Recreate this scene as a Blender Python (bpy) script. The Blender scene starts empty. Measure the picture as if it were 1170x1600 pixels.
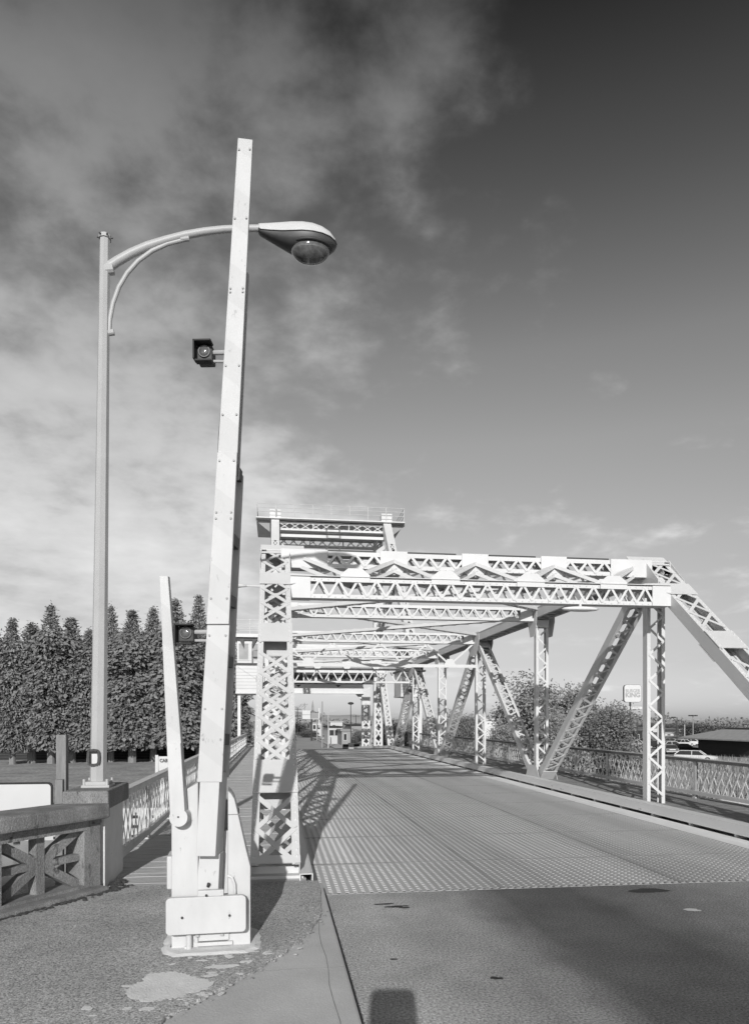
import bpy, math, random
from mathutils import Vector, Matrix
S = bpy.context.scene
C = S.collection
R = math.radians
rnd = random.Random(7)

# ---------------------------------------------------------------- camera
CAM_Z, FOC, YAW = 2.1, 1130.0, R(7.8)
cam = bpy.data.cameras.new('camera')
cam.sensor_width = 36.0; cam.sensor_fit = 'AUTO'
cam.lens = 36.0 * FOC / 1600.0
cam.shift_y = (1125 - 800) / 1600.0
cam.clip_start = 0.05; cam.clip_end = 20000
co = bpy.data.objects.new('camera', cam); C.objects.link(co)
co.location = (0, 0, CAM_Z); co.rotation_euler = (R(90), 0, -YAW)
S.camera = co

# ---------------------------------------------------------------- sun and sky
SUN_EL, SUN_AZ = R(21.0), R(189.2)          # azimuth clockwise from +Y
sunv = Vector((math.sin(SUN_AZ) * math.cos(SUN_EL), math.cos(SUN_AZ) * math.cos(SUN_EL), math.sin(SUN_EL)))
sl = bpy.data.lights.new('sun', 'SUN'); sl.energy = 3.6; sl.angle = R(0.5); sl.color = (1, 0.995, 0.985)
so = bpy.data.objects.new('sun', sl); C.objects.link(so)
so.rotation_euler = (-sunv).to_track_quat('-Z', 'Y').to_euler(); so.location = (-20, -60, 60)
S.view_settings.view_transform = 'Standard'; S.view_settings.look = 'None'
S.view_settings.exposure = 0.12; S.view_settings.gamma = 1.0

W = bpy.data.worlds.new('World'); S.world = W; W.use_nodes = True
nt = W.node_tree; nt.nodes.clear()
def wn(t, **k):
    n = nt.nodes.new(t)
    for a, b in k.items(): setattr(n, a, b)
    return n
def wmath(op, a, b=None, c=None, clamp=False):
    n = wn('ShaderNodeMath', operation=op); n.use_clamp = clamp
    for i, v in enumerate((a, b, c)):
        if v is None: continue
        if isinstance(v, (int, float)): n.inputs[i].default_value = v
        else: nt.links.new(v, n.inputs[i])
    return n.outputs[0]
def wramp(src, a, b, c=0.0, d=1.0, kind='SMOOTHSTEP'):
    n = wn('ShaderNodeMapRange', interpolation_type=kind)
    nt.links.new(src, n.inputs['Value'])
    for k, v in zip(('From Min', 'From Max', 'To Min', 'To Max'), (a, b, c, d)): n.inputs[k].default_value = v
    return n.outputs['Result']
sky = wn('ShaderNodeTexSky', sky_type='NISHITA', sun_disc=False)
sky.sun_elevation = SUN_EL; sky.sun_rotation = SUN_AZ; sky.air_density = 1.0; sky.dust_density = 0.6; sky.ozone_density = 1.0
sep = wn('ShaderNodeSeparateColor'); nt.links.new(sky.outputs[0], sep.inputs[0])
red = sep.outputs[0]                                   # panchromatic film behind a red filter
red = wmath('POWER', wmath('MULTIPLY', red, 0.32), 1.25)
tc = wn('ShaderNodeTexCoord')
sx = wn('ShaderNodeSeparateXYZ'); nt.links.new(tc.outputs['Generated'], sx.inputs[0])
dx, dy, dz = sx.outputs
# the film's rendering of the clear sky: pale towards the horizon in front, deep overhead
gr = wn('ShaderNodeValToRGB'); nt.links.new(wmath('MAXIMUM', dz, 0.0), gr.inputs[0])
stops = [(0.0,1.5),(.075,2.0),(.228,4.1),(.352,5.0),(.447,4.8),(.54,3.5),(.59,2.7),(.633,2.1),(.70,1.0),(.85,.8)]
el = gr.color_ramp.elements
el[0].position = 0; el[0].color = (.15,.15,.15,1); el[1].position = .85; el[1].color = (.08,.08,.08,1)
for p_, v_ in stops[1:-1]:
    k_ = el.new(p_); k_.color = (v_/10, v_/10, v_/10, 1)
gain = wmath('MULTIPLY', gr.outputs[0], 10.0)
ahead = wramp(dy, -0.25, 0.35)
gain = wmath('ADD', wmath('MULTIPLY', gain, ahead), wmath('MULTIPLY', wmath('SUBTRACT', 1.0, ahead), 2.6))
red = wmath('MULTIPLY', red, gain)
# cloud layer: direction projected on a high flat ceiling
den = wmath('ADD', wmath('MAXIMUM', dz, 0.0), 0.22)
px = wmath('DIVIDE', dx, den); py = wmath('DIVIDE', dy, den)
cv = wn('ShaderNodeCombineXYZ'); nt.links.new(px, cv.inputs[0]); nt.links.new(py, cv.inputs[1])
def wnoise(scale, detail, rough, off, dist=0.0):
    mp = wn('ShaderNodeMapping'); nt.links.new(cv.outputs[0], mp.inputs[0])
    mp.inputs['Location'].default_value = off
    n = wn('ShaderNodeTexNoise'); n.noise_dimensions = '3D'
    nt.links.new(mp.outputs[0], n.inputs['Vector'])
    n.inputs['Scale'].default_value = scale; n.inputs['Detail'].default_value = detail
    n.inputs['Roughness'].default_value = rough; n.inputs['Distortion'].default_value = dist
    return n.outputs[0]
big = wnoise(2.6, 8, 0.52, (9.1, 4.4, 0.4), 0.1)            # broad banks
fine = wnoise(7.0, 9, 0.56, (4.6, 2.9, 5.0), 0.12)          # mottling
edge_ = wmath('ADD', px, wmath('MULTIPLY', py, 0.158))      # the cloud thins out along a slanting front
side = wramp(edge_, 0.0, 0.66, 0.10, -0.15, 'LINEAR')
far = wramp(py, 0.85, 2.2, 0.0, 0.09)
mass = wmath('ADD', wmath('ADD', wmath('MULTIPLY', big, 0.52), wmath('MULTIPLY', fine, 0.48)), wmath('ADD', side, far))
cm = wmath('MULTIPLY', wramp(mass, 0.43, 0.68), 0.92)
lo = wramp(dz, 0.26, 0.70, 1.0, 0.0, 'LINEAR')
ccol = wmath('ADD', wmath('MULTIPLY', wmath('POWER', lo, 0.95), 4.9), 0.95)      # far low cloud bright, thin high cloud grey
ccol = wmath('MULTIPLY', ccol, wmath('ADD', wmath('ADD', wmath('MULTIPLY', fine, 0.45), wmath('MULTIPLY', big, 0.75)), 0.38))
mixn = wn('ShaderNodeMix'); mixn.data_type = 'FLOAT'
nt.links.new(cm, mixn.inputs[0]); nt.links.new(red, mixn.inputs[2]); nt.links.new(ccol, mixn.inputs[3])
cc = wn('ShaderNodeCombineColor')
for i in range(3): nt.links.new(mixn.outputs[0], cc.inputs[i])
bg = wn('ShaderNodeBackground'); bg.inputs['Strength'].default_value = 0.11
nt.links.new(cc.outputs[0], bg.inputs['Color'])
wo = wn('ShaderNodeOutputWorld'); nt.links.new(bg.outputs[0], wo.inputs[0])

# ---------------------------------------------------------------- helpers
def ray(px, py):
    u = (px - 585) / FOC
    return Vector((math.sin(YAW) + u * math.cos(YAW), math.cos(YAW) - u * math.sin(YAW), (1125 - py) / FOC))
def at(px, py, Y):                                       # point on the vertical plane Y
    d = ray(px, py); t = Y / d.y
    return Vector((d.x * t, Y, CAM_Z + d.z * t))
def gp(px, py, z):                                       # point on the level plane z
    d = ray(px, py); t = (z - CAM_Z) / d.z
    return Vector((d.x * t, d.y * t, z))

class MB:
    def __init__(s, M=None): s.v = []; s.f = []; s.M = M
    def add(s, vs, fs):
        n = len(s.v)
        s.v += [Vector(v) for v in vs]
        s.f += [tuple(i + n for i in f) for f in fs]
        return s
    def frame(s, o, ax, ay, az, hx, hy, hz):
        o = Vector(o); vs = []
        for i in (-1, 1):
            for j in (-1, 1):
                for k in (-1, 1): vs.append(o + ax * (i * hx) + ay * (j * hy) + az * (k * hz))
        return s.add(vs, [(0, 1, 3, 2), (4, 6, 7, 5), (0, 4, 5, 1), (2, 3, 7, 6), (0, 2, 6, 4), (1, 5, 7, 3)])
    def box(s, x0, x1, y0, y1, z0, z1):
        return s.frame(((x0+x1)/2, (y0+y1)/2, (z0+z1)/2), Vector((1,0,0)), Vector((0,1,0)), Vector((0,0,1)), abs(x1-x0)/2, abs(y1-y0)/2, abs(z1-z0)/2)
    def bar(s, p0, p1, w, h, side=None):                 # w along side, h across it
        p0 = Vector(p0); p1 = Vector(p1); a = p1 - p0; L = a.length
        if L < 1e-6: return s
        a /= L
        side = Vector(side) if side is not None else (Vector((0,0,1)) if abs(a.z) < 0.9 else Vector((1,0,0)))
        side = (side - a * side.dot(a)).normalized(); n = a.cross(side)
        return s.frame((p0+p1)/2, a, side, n, L/2, w/2, h/2)
    def tube(s, pts, rs, n=10, cap=True):
        pts = [Vector(p) for p in pts]
        if isinstance(rs, (int, float)): rs = [rs]*len(pts)
        rings = []; up = None; base = len(s.v); vs = []; fs = []
        for i, p in enumerate(pts):
            a = (pts[min(i+1, len(pts)-1)] - pts[max(i-1, 0)]).normalized()
            if up is None: up = Vector((0,0,1)) if abs(a.z) < 0.9 else Vector((1,0,0))
            x = (up - a*up.dot(a)).normalized(); y = a.cross(x); up = x
            for k in range(n):
                t = 2*math.pi*k/n
                vs.append(p + (x*math.cos(t) + y*math.sin(t))*rs[i])
        for i in range(len(pts)-1):
            for k in range(n):
                k2 = (k+1) % n
                fs.append((i*n+k, i*n+k2, (i+1)*n+k2, (i+1)*n+k))
        if cap:
            fs.append(tuple(range(n-1, -1, -1))); fs.append(tuple((len(pts)-1)*n+k for k in range(n)))
        return s.add(vs, fs)
    def prism(s, poly, o, ax, ay, az, h):                # polygon (u,v) in ax,ay extruded h along az
        o = Vector(o); n = len(poly)
        vs = [o + ax*u + ay*v for u, v in poly] + [o + ax*u + ay*v + az*h for u, v in poly]
        fs = [tuple(range(n-1, -1, -1)), tuple(range(n, 2*n))] + [(i, (i+1) % n, n+(i+1) % n, n+i) for i in range(n)]
        return s.add(vs, fs)
    def blob(s, c, rx, ry, rz, n=10, m=6):
        vs = []; fs = []; c = Vector(c)
        for i in range(m+1):
            ph = math.pi*i/m
            for k in range(n):
                t = 2*math.pi*k/n
                vs.append(c + Vector((rx*math.sin(ph)*math.cos(t), ry*math.sin(ph)*math.sin(t), rz*math.cos(ph))))
        for i in range(m):
            for k in range(n):
                k2 = (k+1) % n
                fs.append((i*n+k, (i+1)*n+k, (i+1)*n+k2, i*n+k2))
        return s.add(vs, fs)
    def build(s, name, m, parent=None, smooth=False, bevel=0):
        me = bpy.data.meshes.new(name)
        off = Vector((0,0,0)); p = parent
        while p is not None: off += p.location; p = p.parent
        vs = [(s.M @ v if s.M else v) - off for v in s.v]
        me.from_pydata([tuple(v) for v in vs], [], s.f)
        me.materials.append(m)
        if not s.M is None or True:
            import bmesh
            if len(s.f) < 60000:
                bm = bmesh.new(); bm.from_mesh(me)
                if not s.noflip: bmesh.ops.recalc_face_normals(bm, faces=bm.faces)
                bm.to_mesh(me); bm.free()
        if smooth:
            for pl in me.polygons: pl.use_smooth = True
        o = bpy.data.objects.new(name, me); C.objects.link(o)
        if parent is not None: o.parent = parent
        if smooth == 2:
            md = o.modifiers.new('edges', 'EDGE_SPLIT'); md.split_angle = R(40)
        if bevel:
            b = o.modifiers.new('bevel', 'BEVEL'); b.width = bevel; b.segments = 2; b.limit_method = 'ANGLE'
        return o
    noflip = False

def tag(o, label=None, cat=None, group=None, kind=None):
    if label: o['label'] = label
    if cat: o['category'] = cat
    if group: o['group'] = group
    if kind: o['kind'] = kind
    return o
def thing(name, label, cat, loc=(0,0,0), group=None):
    o = bpy.data.objects.new(name, None); C.objects.link(o); o.location = loc; o.empty_display_size = 0.2
    return tag(o, label, cat, group)
def copy_tree(o, parent=None):
    c = o.copy(); C.objects.link(c); c.parent = parent
    for ch in [x for x in C.objects if x.parent == o]: copy_tree(ch, c)
    return c

# ---------------------------------------------------------------- materials (all neutral greys: a black and white photograph)
def gm(name, v, rough=0.7, var=0.25, scale=3.0, bump=0.0, bscale=40.0, spots=0.0, sscale=8.0, spotv=0.1, stretch=(1,1,1), spec=0.3, metal=0.0, speck=0.0, speckscale=150.0):
    m = bpy.data.materials.new(name); m.use_nodes = True
    t = m.node_tree; b = t.nodes['Principled BSDF']
    b.inputs['Roughness'].default_value = rough; b.inputs['Metallic'].default_value = metal
    b.inputs['Specular IOR Level'].default_value = spec
    tc = t.nodes.new('ShaderNodeTexCoord'); mp = t.nodes.new('ShaderNodeMapping'); mp.inputs['Scale'].default_value = stretch
    t.links.new(tc.outputs['Object'], mp.inputs[0])
    def noise(sc, det=6, ro=0.6):
        n = t.nodes.new('ShaderNodeTexNoise'); n.inputs['Scale'].default_value = sc; n.inputs['Detail'].default_value = det; n.inputs['Roughness'].default_value = ro
        t.links.new(mp.outputs[0], n.inputs['Vector']); return n.outputs[0]
    def mr(src, a, b_, c, d):
        n = t.nodes.new('ShaderNodeMapRange'); t.links.new(src, n.inputs['Value'])
        for k, x in zip(('From Min','From Max','To Min','To Max'), (a, b_, c, d)): n.inputs[k].default_value = x
        return n.outputs[0]
    def mul(a, b_):
        n = t.nodes.new('ShaderNodeMath'); n.operation = 'MULTIPLY'; t.links.new(a, n.inputs[0]); t.links.new(b_, n.inputs[1]); return n.outputs[0]
    val = mr(noise(scale), 0.25, 0.75, v*(1-var), v*(1+var))
    if speck: val = mul(val, mr(noise(speckscale, 3, 0.7), 0.3, 0.7, 1-speck, 1+speck))
    if spots:
        f = mr(noise(sscale, 8, 0.7), 0.66-spots*0.2, 0.72-spots*0.2, 0, 1)
        n = t.nodes.new('ShaderNodeMix'); n.data_type = 'FLOAT'
        t.links.new(f, n.inputs[0]); t.links.new(val, n.inputs[2]); n.inputs[3].default_value = spotv; val = n.outputs[0]
    cmb = t.nodes.new('ShaderNodeCombineColor')
    for i in range(3): t.links.new(val, cmb.inputs[i])
    t.links.new(cmb.outputs[0], b.inputs['Base Color'])
    if bump:
        bn = t.nodes.new('ShaderNodeBump'); bn.inputs['Strength'].default_value = bump; bn.inputs['Distance'].default_value = 0.02
        t.links.new(noise(bscale, 5, 0.65), bn.inputs['Height']); t.links.new(bn.outputs[0], b.inputs['Normal'])
    m['val'] = v
    return m
PAINT = gm('painted_steel', 0.60, 0.5, 0.07, 1.2, 0.06, 20, spots=0.06, sscale=5.0, spotv=0.42)
PAINTFAR = gm('painted_steel_far', 0.60, 0.55, 0.10, 0.6)
RAILP = gm('rail_paint', 0.56, 0.55, 0.12, 2.0, spots=0.12, sscale=9, spotv=0.25)
GATEP = gm('gate_paint', 0.54, 0.42, 0.09, 2.6, 0.05, 12, spots=0.16, sscale=13, spotv=0.36, stretch=(1.6,1.6,.7))
LATP = gm('lattice_paint', 0.72, 0.55, 0.12, 2.0, spots=0.12, sscale=9, spotv=0.3)
POLE = gm('lamp_pole_aluminium', 0.40, 0.45, 0.08, 3.0, spec=0.4)
DARKMETAL = gm('dark_metal', 0.05, 0.5, 0.3, 6.0)
BLACK = gm('black_rubber', 0.02, 0.6, 0.3, 6.0)
ASPHALT = gm('asphalt', 0.34, 0.85, 0.26, 1.1, 1.0, 60, speck=0.65, speckscale=48)
CONC = gm('concrete', 0.52, 0.9, 0.16, 1.6, 0.3, 60, spots=0.05, sscale=3, spotv=0.2, speck=0.12)
CONCOLD = gm('weathered_concrete', 0.23, 0.95, 0.4, 2.4, 0.7, 50, spots=0.34, sscale=4, spotv=0.09, speck=0.5, speckscale=90, stretch=(1.5,1.5,.55))
AGG = gm('rough_asphalt_walk', 0.42, 0.95, 0.28, 1.3, 0.7, 70, speck=0.8, speckscale=70)
PATCH = gm('pale_mortar', 0.74, 0.95, 0.14, 5.0, 0.5, 60, spots=0.12, sscale=9, spotv=0.18)
WOOD = gm('weathered_planks', 0.50, 0.9, 0.3, 5.0, 0.4, 60, stretch=(0.5, 6, 6))
WOODPOST = gm('timber_post', 0.22, 0.9, 0.3, 4.0, 0.4, 40, stretch=(4, 4, 0.5))
GRATE = gm('steel_grating', 0.43, 0.5, 0.25, 0.5, stretch=(2.2, 0.12, 1), metal=0.0, spec=0.5)
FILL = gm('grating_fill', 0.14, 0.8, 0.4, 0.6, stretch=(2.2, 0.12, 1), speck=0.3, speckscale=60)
GRASS = gm('lawn', 0.34, 0.95, 0.35, 0.35, 0.6, 6, speck=0.4, speckscale=3.0)
BLADE = gm('grass_blades', 0.26, 0.9, 0.4, 0.6)
WATER = gm('river_water', 0.03, 0.12, 0.2, 0.3, 0.25, 3.0, spec=0.5)
BARK = gm('bark', 0.22, 0.95, 0.3, 6, 0.5, 20, stretch=(4,4,1))
CEDAR = gm('cedar_foliage', 0.21, 0.9, 0.35, 1.3, spec=0.1)
LEAF = gm('broadleaf_foliage', 0.27, 0.85, 0.35, 0.9, spec=0.15)
LEAFD = gm('dark_foliage', 0.19, 0.85, 0.35, 0.9, spec=0.15)
HILL = gm('far_hills', 0.36, 1, 0.15, 0.01)
GLASS = gm('window_glass', 0.04, 0.12, 0.2, 2, spec=0.6)
LENS = gm('lens_glass', 0.10, 0.08, 0.4, 20, spec=0.8)
WHITEP = gm('white_panel', 0.56, 0.5, 0.04, 2)
GREYTEXT = gm('sign_lettering', 0.30, 0.6, 0.05, 2)
WALLM = gm('pale_wall', 0.5, 0.85, 0.1, 0.5)
WALLG = gm('grey_wall', 0.28, 0.85, 0.12, 0.5)
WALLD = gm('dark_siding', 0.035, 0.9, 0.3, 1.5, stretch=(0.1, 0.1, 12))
ROOFM = gm('shingle_roof', 0.36, 0.9, 0.15, 1.5, 0.3, 10)
ROAD2 = gm('street_asphalt', 0.36, 0.9, 0.15, 0.3)
CARW = gm('car_paint_pale', 0.62, 0.25, 0.03, 1, spec=0.6)
CARG = gm('car_paint_grey', 0.2, 0.25, 0.03, 1, spec=0.6)
CARD = gm('car_paint_dark', 0.04, 0.25, 0.03, 1, spec=0.6)
def stripes(m, v2):
    t = m.node_tree; b = t.nodes['Principled BSDF']; src = b.inputs['Base Color'].links[0].from_socket
    tc = t.nodes.new('ShaderNodeTexCoord'); mp = t.nodes.new('ShaderNodeMapping'); t.links.new(tc.outputs['Object'], mp.inputs[0])
    mp.inputs['Rotation'].default_value = (0, R(-38), 0)
    w = t.nodes.new('ShaderNodeTexWave'); w.wave_type = 'BANDS'; w.bands_direction = 'Z'; w.wave_profile = 'SAW'; w.inputs['Scale'].default_value = 0.62; w.inputs['Distortion'].default_value = 0.0
    t.links.new(mp.outputs[0], w.inputs['Vector'])
    r = t.nodes.new('ShaderNodeMapRange'); t.links.new(w.outputs['Fac'], r.inputs['Value'])
    for k, x in zip(('From Min','From Max','To Min','To Max'), (0.49, 0.51, 1.0, v2)): r.inputs[k].default_value = x
    mx = t.nodes.new('ShaderNodeVectorMath'); mx.operation = 'SCALE'; t.links.new(src, mx.inputs[0]); t.links.new(r.outputs[0], mx.inputs['Scale'])
    t.links.new(mx.outputs[0], b.inputs['Base Color'])
ARMP = gm('arm_paint', 0.52, 0.45, 0.06, 2.5, 0.05, 12, spots=0.2, sscale=11, spotv=0.36, stretch=(1.5,1.5,.8)); stripes(ARMP, 0.93)
# oil darkened lanes in asphalt and worn wheel paths
def lanes(m, tracks):
    t = m.node_tree; b = t.nodes['Principled BSDF']; src = b.inputs['Base Color'].links[0].from_socket
    tc = t.nodes.new('ShaderNodeTexCoord'); s = t.nodes.new('ShaderNodeSeparateXYZ'); t.links.new(tc.outputs['Object'], s.inputs[0])
    mp = t.nodes.new('ShaderNodeMapping'); mp.inputs['Scale'].default_value = (1.2, 0.35, 1); t.links.new(tc.outputs['Object'], mp.inputs[0])
    n = t.nodes.new('ShaderNodeTexNoise'); n.inputs['Scale'].default_value = 1.0; n.inputs['Detail'].default_value = 6; t.links.new(mp.outputs[0], n.inputs['Vector'])
    ad = t.nodes.new('ShaderNodeMath'); ad.operation = 'MULTIPLY_ADD'; t.links.new(n.outputs[0], ad.inputs[0]); ad.inputs[1].default_value = 1.6; t.links.new(s.outputs[0], ad.inputs[2])
    cr = t.nodes.new('ShaderNodeValToRGB'); mrn = t.nodes.new('ShaderNodeMapRange'); mrn.inputs['From Min'].default_value = 0.8; mrn.inputs['From Max'].default_value = 9.0
    t.links.new(ad.outputs[0], mrn.inputs['Value']); t.links.new(mrn.outputs[0], cr.inputs[0])
    e = cr.color_ramp.elements
    e[0].position = 0; e[0].color = (tracks[0][1],)*3 + (1,)
    e[1].position = 1; e[1].color = (tracks[-1][1],)*3 + (1,)
    for p, v in tracks[1:-1]:
        k = e.new(max(0, min(1, (p + 0.8 - 0.8) / 8.2))); k.color = (v, v, v, 1)
    mx = t.nodes.new('ShaderNodeVectorMath'); mx.operation = 'MULTIPLY'; t.links.new(src, mx.inputs[0]); t.links.new(cr.outputs[0], mx.inputs[1])
    t.links.new(mx.outputs[0], b.inputs['Base Color'])
lanes(ASPHALT, [(0, 1.55), (1.2, 1.5), (2.0, 1.0), (2.7, 0.40), (3.6, 0.33), (4.6, 0.62), (5.6, 0.82), (7.2, 1.0), (8.2, 1.1)])

lanes(GRATE, [(0, 1.15), (1.2, 1.15), (2.2, .85), (3.2, .72), (4.2, .92), (5.4, .80), (6.4, .92), (7.6, 1.05), (8.2, 1.1)])
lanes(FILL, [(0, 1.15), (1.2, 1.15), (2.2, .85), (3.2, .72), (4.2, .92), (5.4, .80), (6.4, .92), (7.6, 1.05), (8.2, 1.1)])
# ---------------------------------------------------------------- the setting
X0, X1 = 0.0, 8.72                 # truss planes
YS, PAN, NP = 8.6, 7.2, 6
HT = 5.6
KL, KR = 0.45, 8.13                # kerb faces
WZ = 0.17                          # walkway level
GZ = -3.0                          # river bank level
YE = 52.0
def zr(y): return 0.0 if y <= YE else -0.0405*(y - YE)
YJ = 8.72                          # joint between approach and steel deck
EX_ = Vector((1,0,0))
def struct(name, mb, m, kind='structure', **k):
    return tag(mb.build(name, m, **k), kind=kind)

b = MB(); b.add([(0.56,-40,0),(8.2,-40,0),(8.2,YJ-0.03,0),(0.56,YJ-0.03,0)], [(0,1,2,3)]); struct('approach_road', b, ASPHALT)
b = MB(); b.box(-1.2, 0.55, -40, YJ-0.10, -0.3, WZ); struct('kerb_apron', b, CONC, bevel=0.02)
# rough overlay on the left walk: outline with the broken curved edge, laid on the apron and beyond
edge = [(500,1384),(503,1402),(502,1420),(496,1440),(484,1455),(468,1470),(445,1487),(420,1502),(395,1518),(362,1536),(330,1552),(300,1567),(262,1588),(215,1625)]
pts = []
for i in range(len(edge)-1):
    for k in range(4):
        t = k/4; q = gp(edge[i][0]*(1-t)+edge[i+1][0]*t, edge[i][1]*(1-t)+edge[i+1][1]*t, WZ+0.02)
        pts.append((q.x + rnd.uniform(-.012,.012), q.y + rnd.uniform(-.02,.02)))
pts[0] = (pts[0][0], YJ-0.1)
poly = [(-6.5, YJ-0.1)] + [(-6.5,-40), (-1.4,-40), (-1.4, 3.0)] + pts[::-1]
b = MB(); b.prism(poly, (0,0,WZ-0.2), Vector((1,0,0)), Vector((0,1,0)), Vector((0,0,1)), 0.222); struct('walk_overlay', b, AGG)
b = MB()
for k in range(14):
    y0_ = 4.3 + k*.32; b.bar((.40+.012*math.sin(k*1.7), y0_, WZ+.0005), (.40+.012*math.sin((k+1)*1.7), y0_+.32, WZ+.0012), .006, .0012, EX_)
for (ya, yb) in ((5.6,5.64),(7.2,7.3)):
    for k in range(6): b.bar((-.6+.19*k, ya+(yb-ya)*k/6+.012*math.sin(k*2.1), WZ+.0005), (-.6+.19*(k+1), ya+(yb-ya)*(k+1)/6+.012*math.sin((k+1)*2.1), WZ+.0012), .005, .0012, Vector((0,1,0)))
struct('apron_crack', b, gm('crack', .25, .9, .3, 9))
# loose rubble along the broken edge
b = MB()
for x, y in pts[8:]:
    for k in range(14):
        r = .003 + .012*rnd.random()**3
        b.blob((x + rnd.gauss(-.03,.05), y + rnd.gauss(.03,.05), WZ+0.02), r*1.3, r, r*.6, 6, 3)
tag(b.build('gravel', gm('rubble', .3, .95, .5, 9)), kind='stuff')
def blotch(name, centre, rx, ry, z, m, seed, rot=0.0, n=90, rough=.34, into=None):
    r = random.Random(seed); ph = [r.uniform(0,6.28) for _ in range(5)]; pol = []
    for k in range(n):
        t = 2*math.pi*k/n
        f = 1 + sum(rough/(j+1)*math.sin((j+2)*t+ph[j]) for j in range(5))*0.6 + r.uniform(-.07,.07)
        x, y = rx*f*math.cos(t), ry*f*math.sin(t)
        pol.append((x*math.cos(rot)-y*math.sin(rot), x*math.sin(rot)+y*math.cos(rot)))
    b = into or MB(); b.prism(pol, (centre[0], centre[1], z), Vector((1,0,0)), Vector((0,1,0)), Vector((0,0,1)), 0.001)
    if into: return
    return struct(name, b, m)
c = gp(262,1541,WZ+.02); blotch('mortar_patch', c, .22, .33, WZ+.0245, PATCH, 3, .5)
q = random.Random(4); sp_ = MB()
for k in range(26):
    c = gp(262+q.gauss(0,62), 1543+q.gauss(0,26), WZ+.02); blotch('mortar_patch', c, q.uniform(.012,.05), q.uniform(.01,.04), WZ+.0232+.00005*k, PATCH, 40+k, into=sp_)
for k in range(22):
    c = gp(330+q.gauss(0,75), 1497+q.gauss(0,11), WZ+.02); blotch('mortar_patch', c, q.uniform(.01,.035), q.uniform(.008,.03), WZ+.0232+.00005*k, PATCH, 80+k, into=sp_)
struct('mortar_spatter', sp_, PATCH)
c = gp(348,1515,WZ); blotch('mortar_patch', c, .10, .05, WZ+.0245, PATCH, 8)
c = gp(1080,1422,0); blotch('road_stain', c, .09, .05, .004, WHITEP, 5)
STAIN = gm('oil_stain', .03, .6, .3, 8)
for (px_,py_,a_,b_,s_) in ((600,1413,.10,.03,1),(618,1417,.13,.035,2),(632,1419,.07,.02,6),(1013,1392,.2,.12,3),(615,1500,.03,.02,7),(775,1530,.05,.03,9)):
    c = gp(px_,py_,0); blotch('road_stain', c, a_, b_, .003+.0007*s_, STAIN, s_)
b = MB(); b.box(0.552, 0.60, -40, YJ-0.1, -0.02, 0.004); struct('gutter_shadow', b, BLACK)  # black strip laid in for the narrow shadow the kerb casts
b = MB(); b.box(8.2, 8.45, -40, YJ-.05, -.3, WZ); b.box(8.45, 12.5, -40, YJ-.05, -.3, WZ-.004); struct('far_pavement', b, CONC)

# wooden walkway planks, left and right
b = MB(); y = YJ - 0.08; i = 0
while y < 75:
    w = 0.19 if y < 40 else 0.6
    zz = zr(y) + WZ + rnd.uniform(-.003, .003)
    b.box(-2.15 + rnd.uniform(-.02,.02), KL-0.08, y, y + w - 0.012, zz - .06, zz); y += w
struct('left_walkway', b, WOOD)
b = MB(); y = YJ - 0.04
while y < 75:
    w = 0.19 if y < 40 else 0.6
    zz = zr(y) + WZ + rnd.uniform(-.003, .003)
    b.box(KR+0.25, 10.62, y, y + w - 0.012, zz - .06, zz); y += w
struct('right_walkway', b, gm('walk_planks', .26, .9, .3, 5, .4, 60, stretch=(.5,6,6)))

# open steel grating deck (real bars over a filled pan)
b = MB()
segs = [(YJ, YE, 0.0, 0.0), (YE, 75.0, 0.0, zr(75))]
x = 0.52; k = 0
while x < 7.62:
    for (ya, yb, za, zb) in segs:
        b.bar((x, ya, za-.025), (x, yb, zb-.025), 0.05, 0.050, (0,0,1))
    x += 0.1
y = YJ + 0.012
while y < 75:
    st = 0.1 if y < 34 else (0.2 if y < YE else .4)
    b.box(0.47, 7.62, y-.24*st, y+.24*st, zr(y)-.05, zr(y)-.004); y += st
struct('steel_grid_deck', b, GRATE)
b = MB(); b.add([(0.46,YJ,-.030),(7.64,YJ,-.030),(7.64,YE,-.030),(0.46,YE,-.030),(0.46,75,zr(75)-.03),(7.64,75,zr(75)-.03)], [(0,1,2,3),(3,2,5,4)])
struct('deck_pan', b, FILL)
b = MB(); y = YJ + 1.8
while y < YE: b.box(.47, 7.62, y-.03, y+.03, -.05, .0015); y += 2.4
for x in (2.82, 5.22): b.box(x-.03, x+.03, YJ, YE, -.05, .003)
struct('deck_seam', b, gm('seam_steel', .30, .6, .3, 1.5, stretch=(1,.3,1)))
b = MB(); b.add([(7.62,YJ,.002),(KR,YJ,.002),(KR,YE,.002),(7.62,YE,.002),(7.62,75,zr(75)+.002),(KR,75,zr(75)+.002)], [(0,1,2,3),(3,2,5,4)])
struct('deck_margin', b, gm('margin_plate', .80, .8, .15, 2, spots=.1, sscale=6, spotv=.3, stretch=(2,.3,1)))
b = MB(); b.box(0.46, KR+.3, YJ-.03, YJ-.001, -.1, .006); struct('joint_plate', b, gm('joint_steel', .35, .6, .3, 6))
# joint teeth: dark notches in front of the grating
b = MB()
for i in range(74): b.box(.54+i*.1, .54+i*.1+.035, YJ-.034, YJ-.002, .0055, .0075)
struct('joint_notches', b, BLACK)
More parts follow.
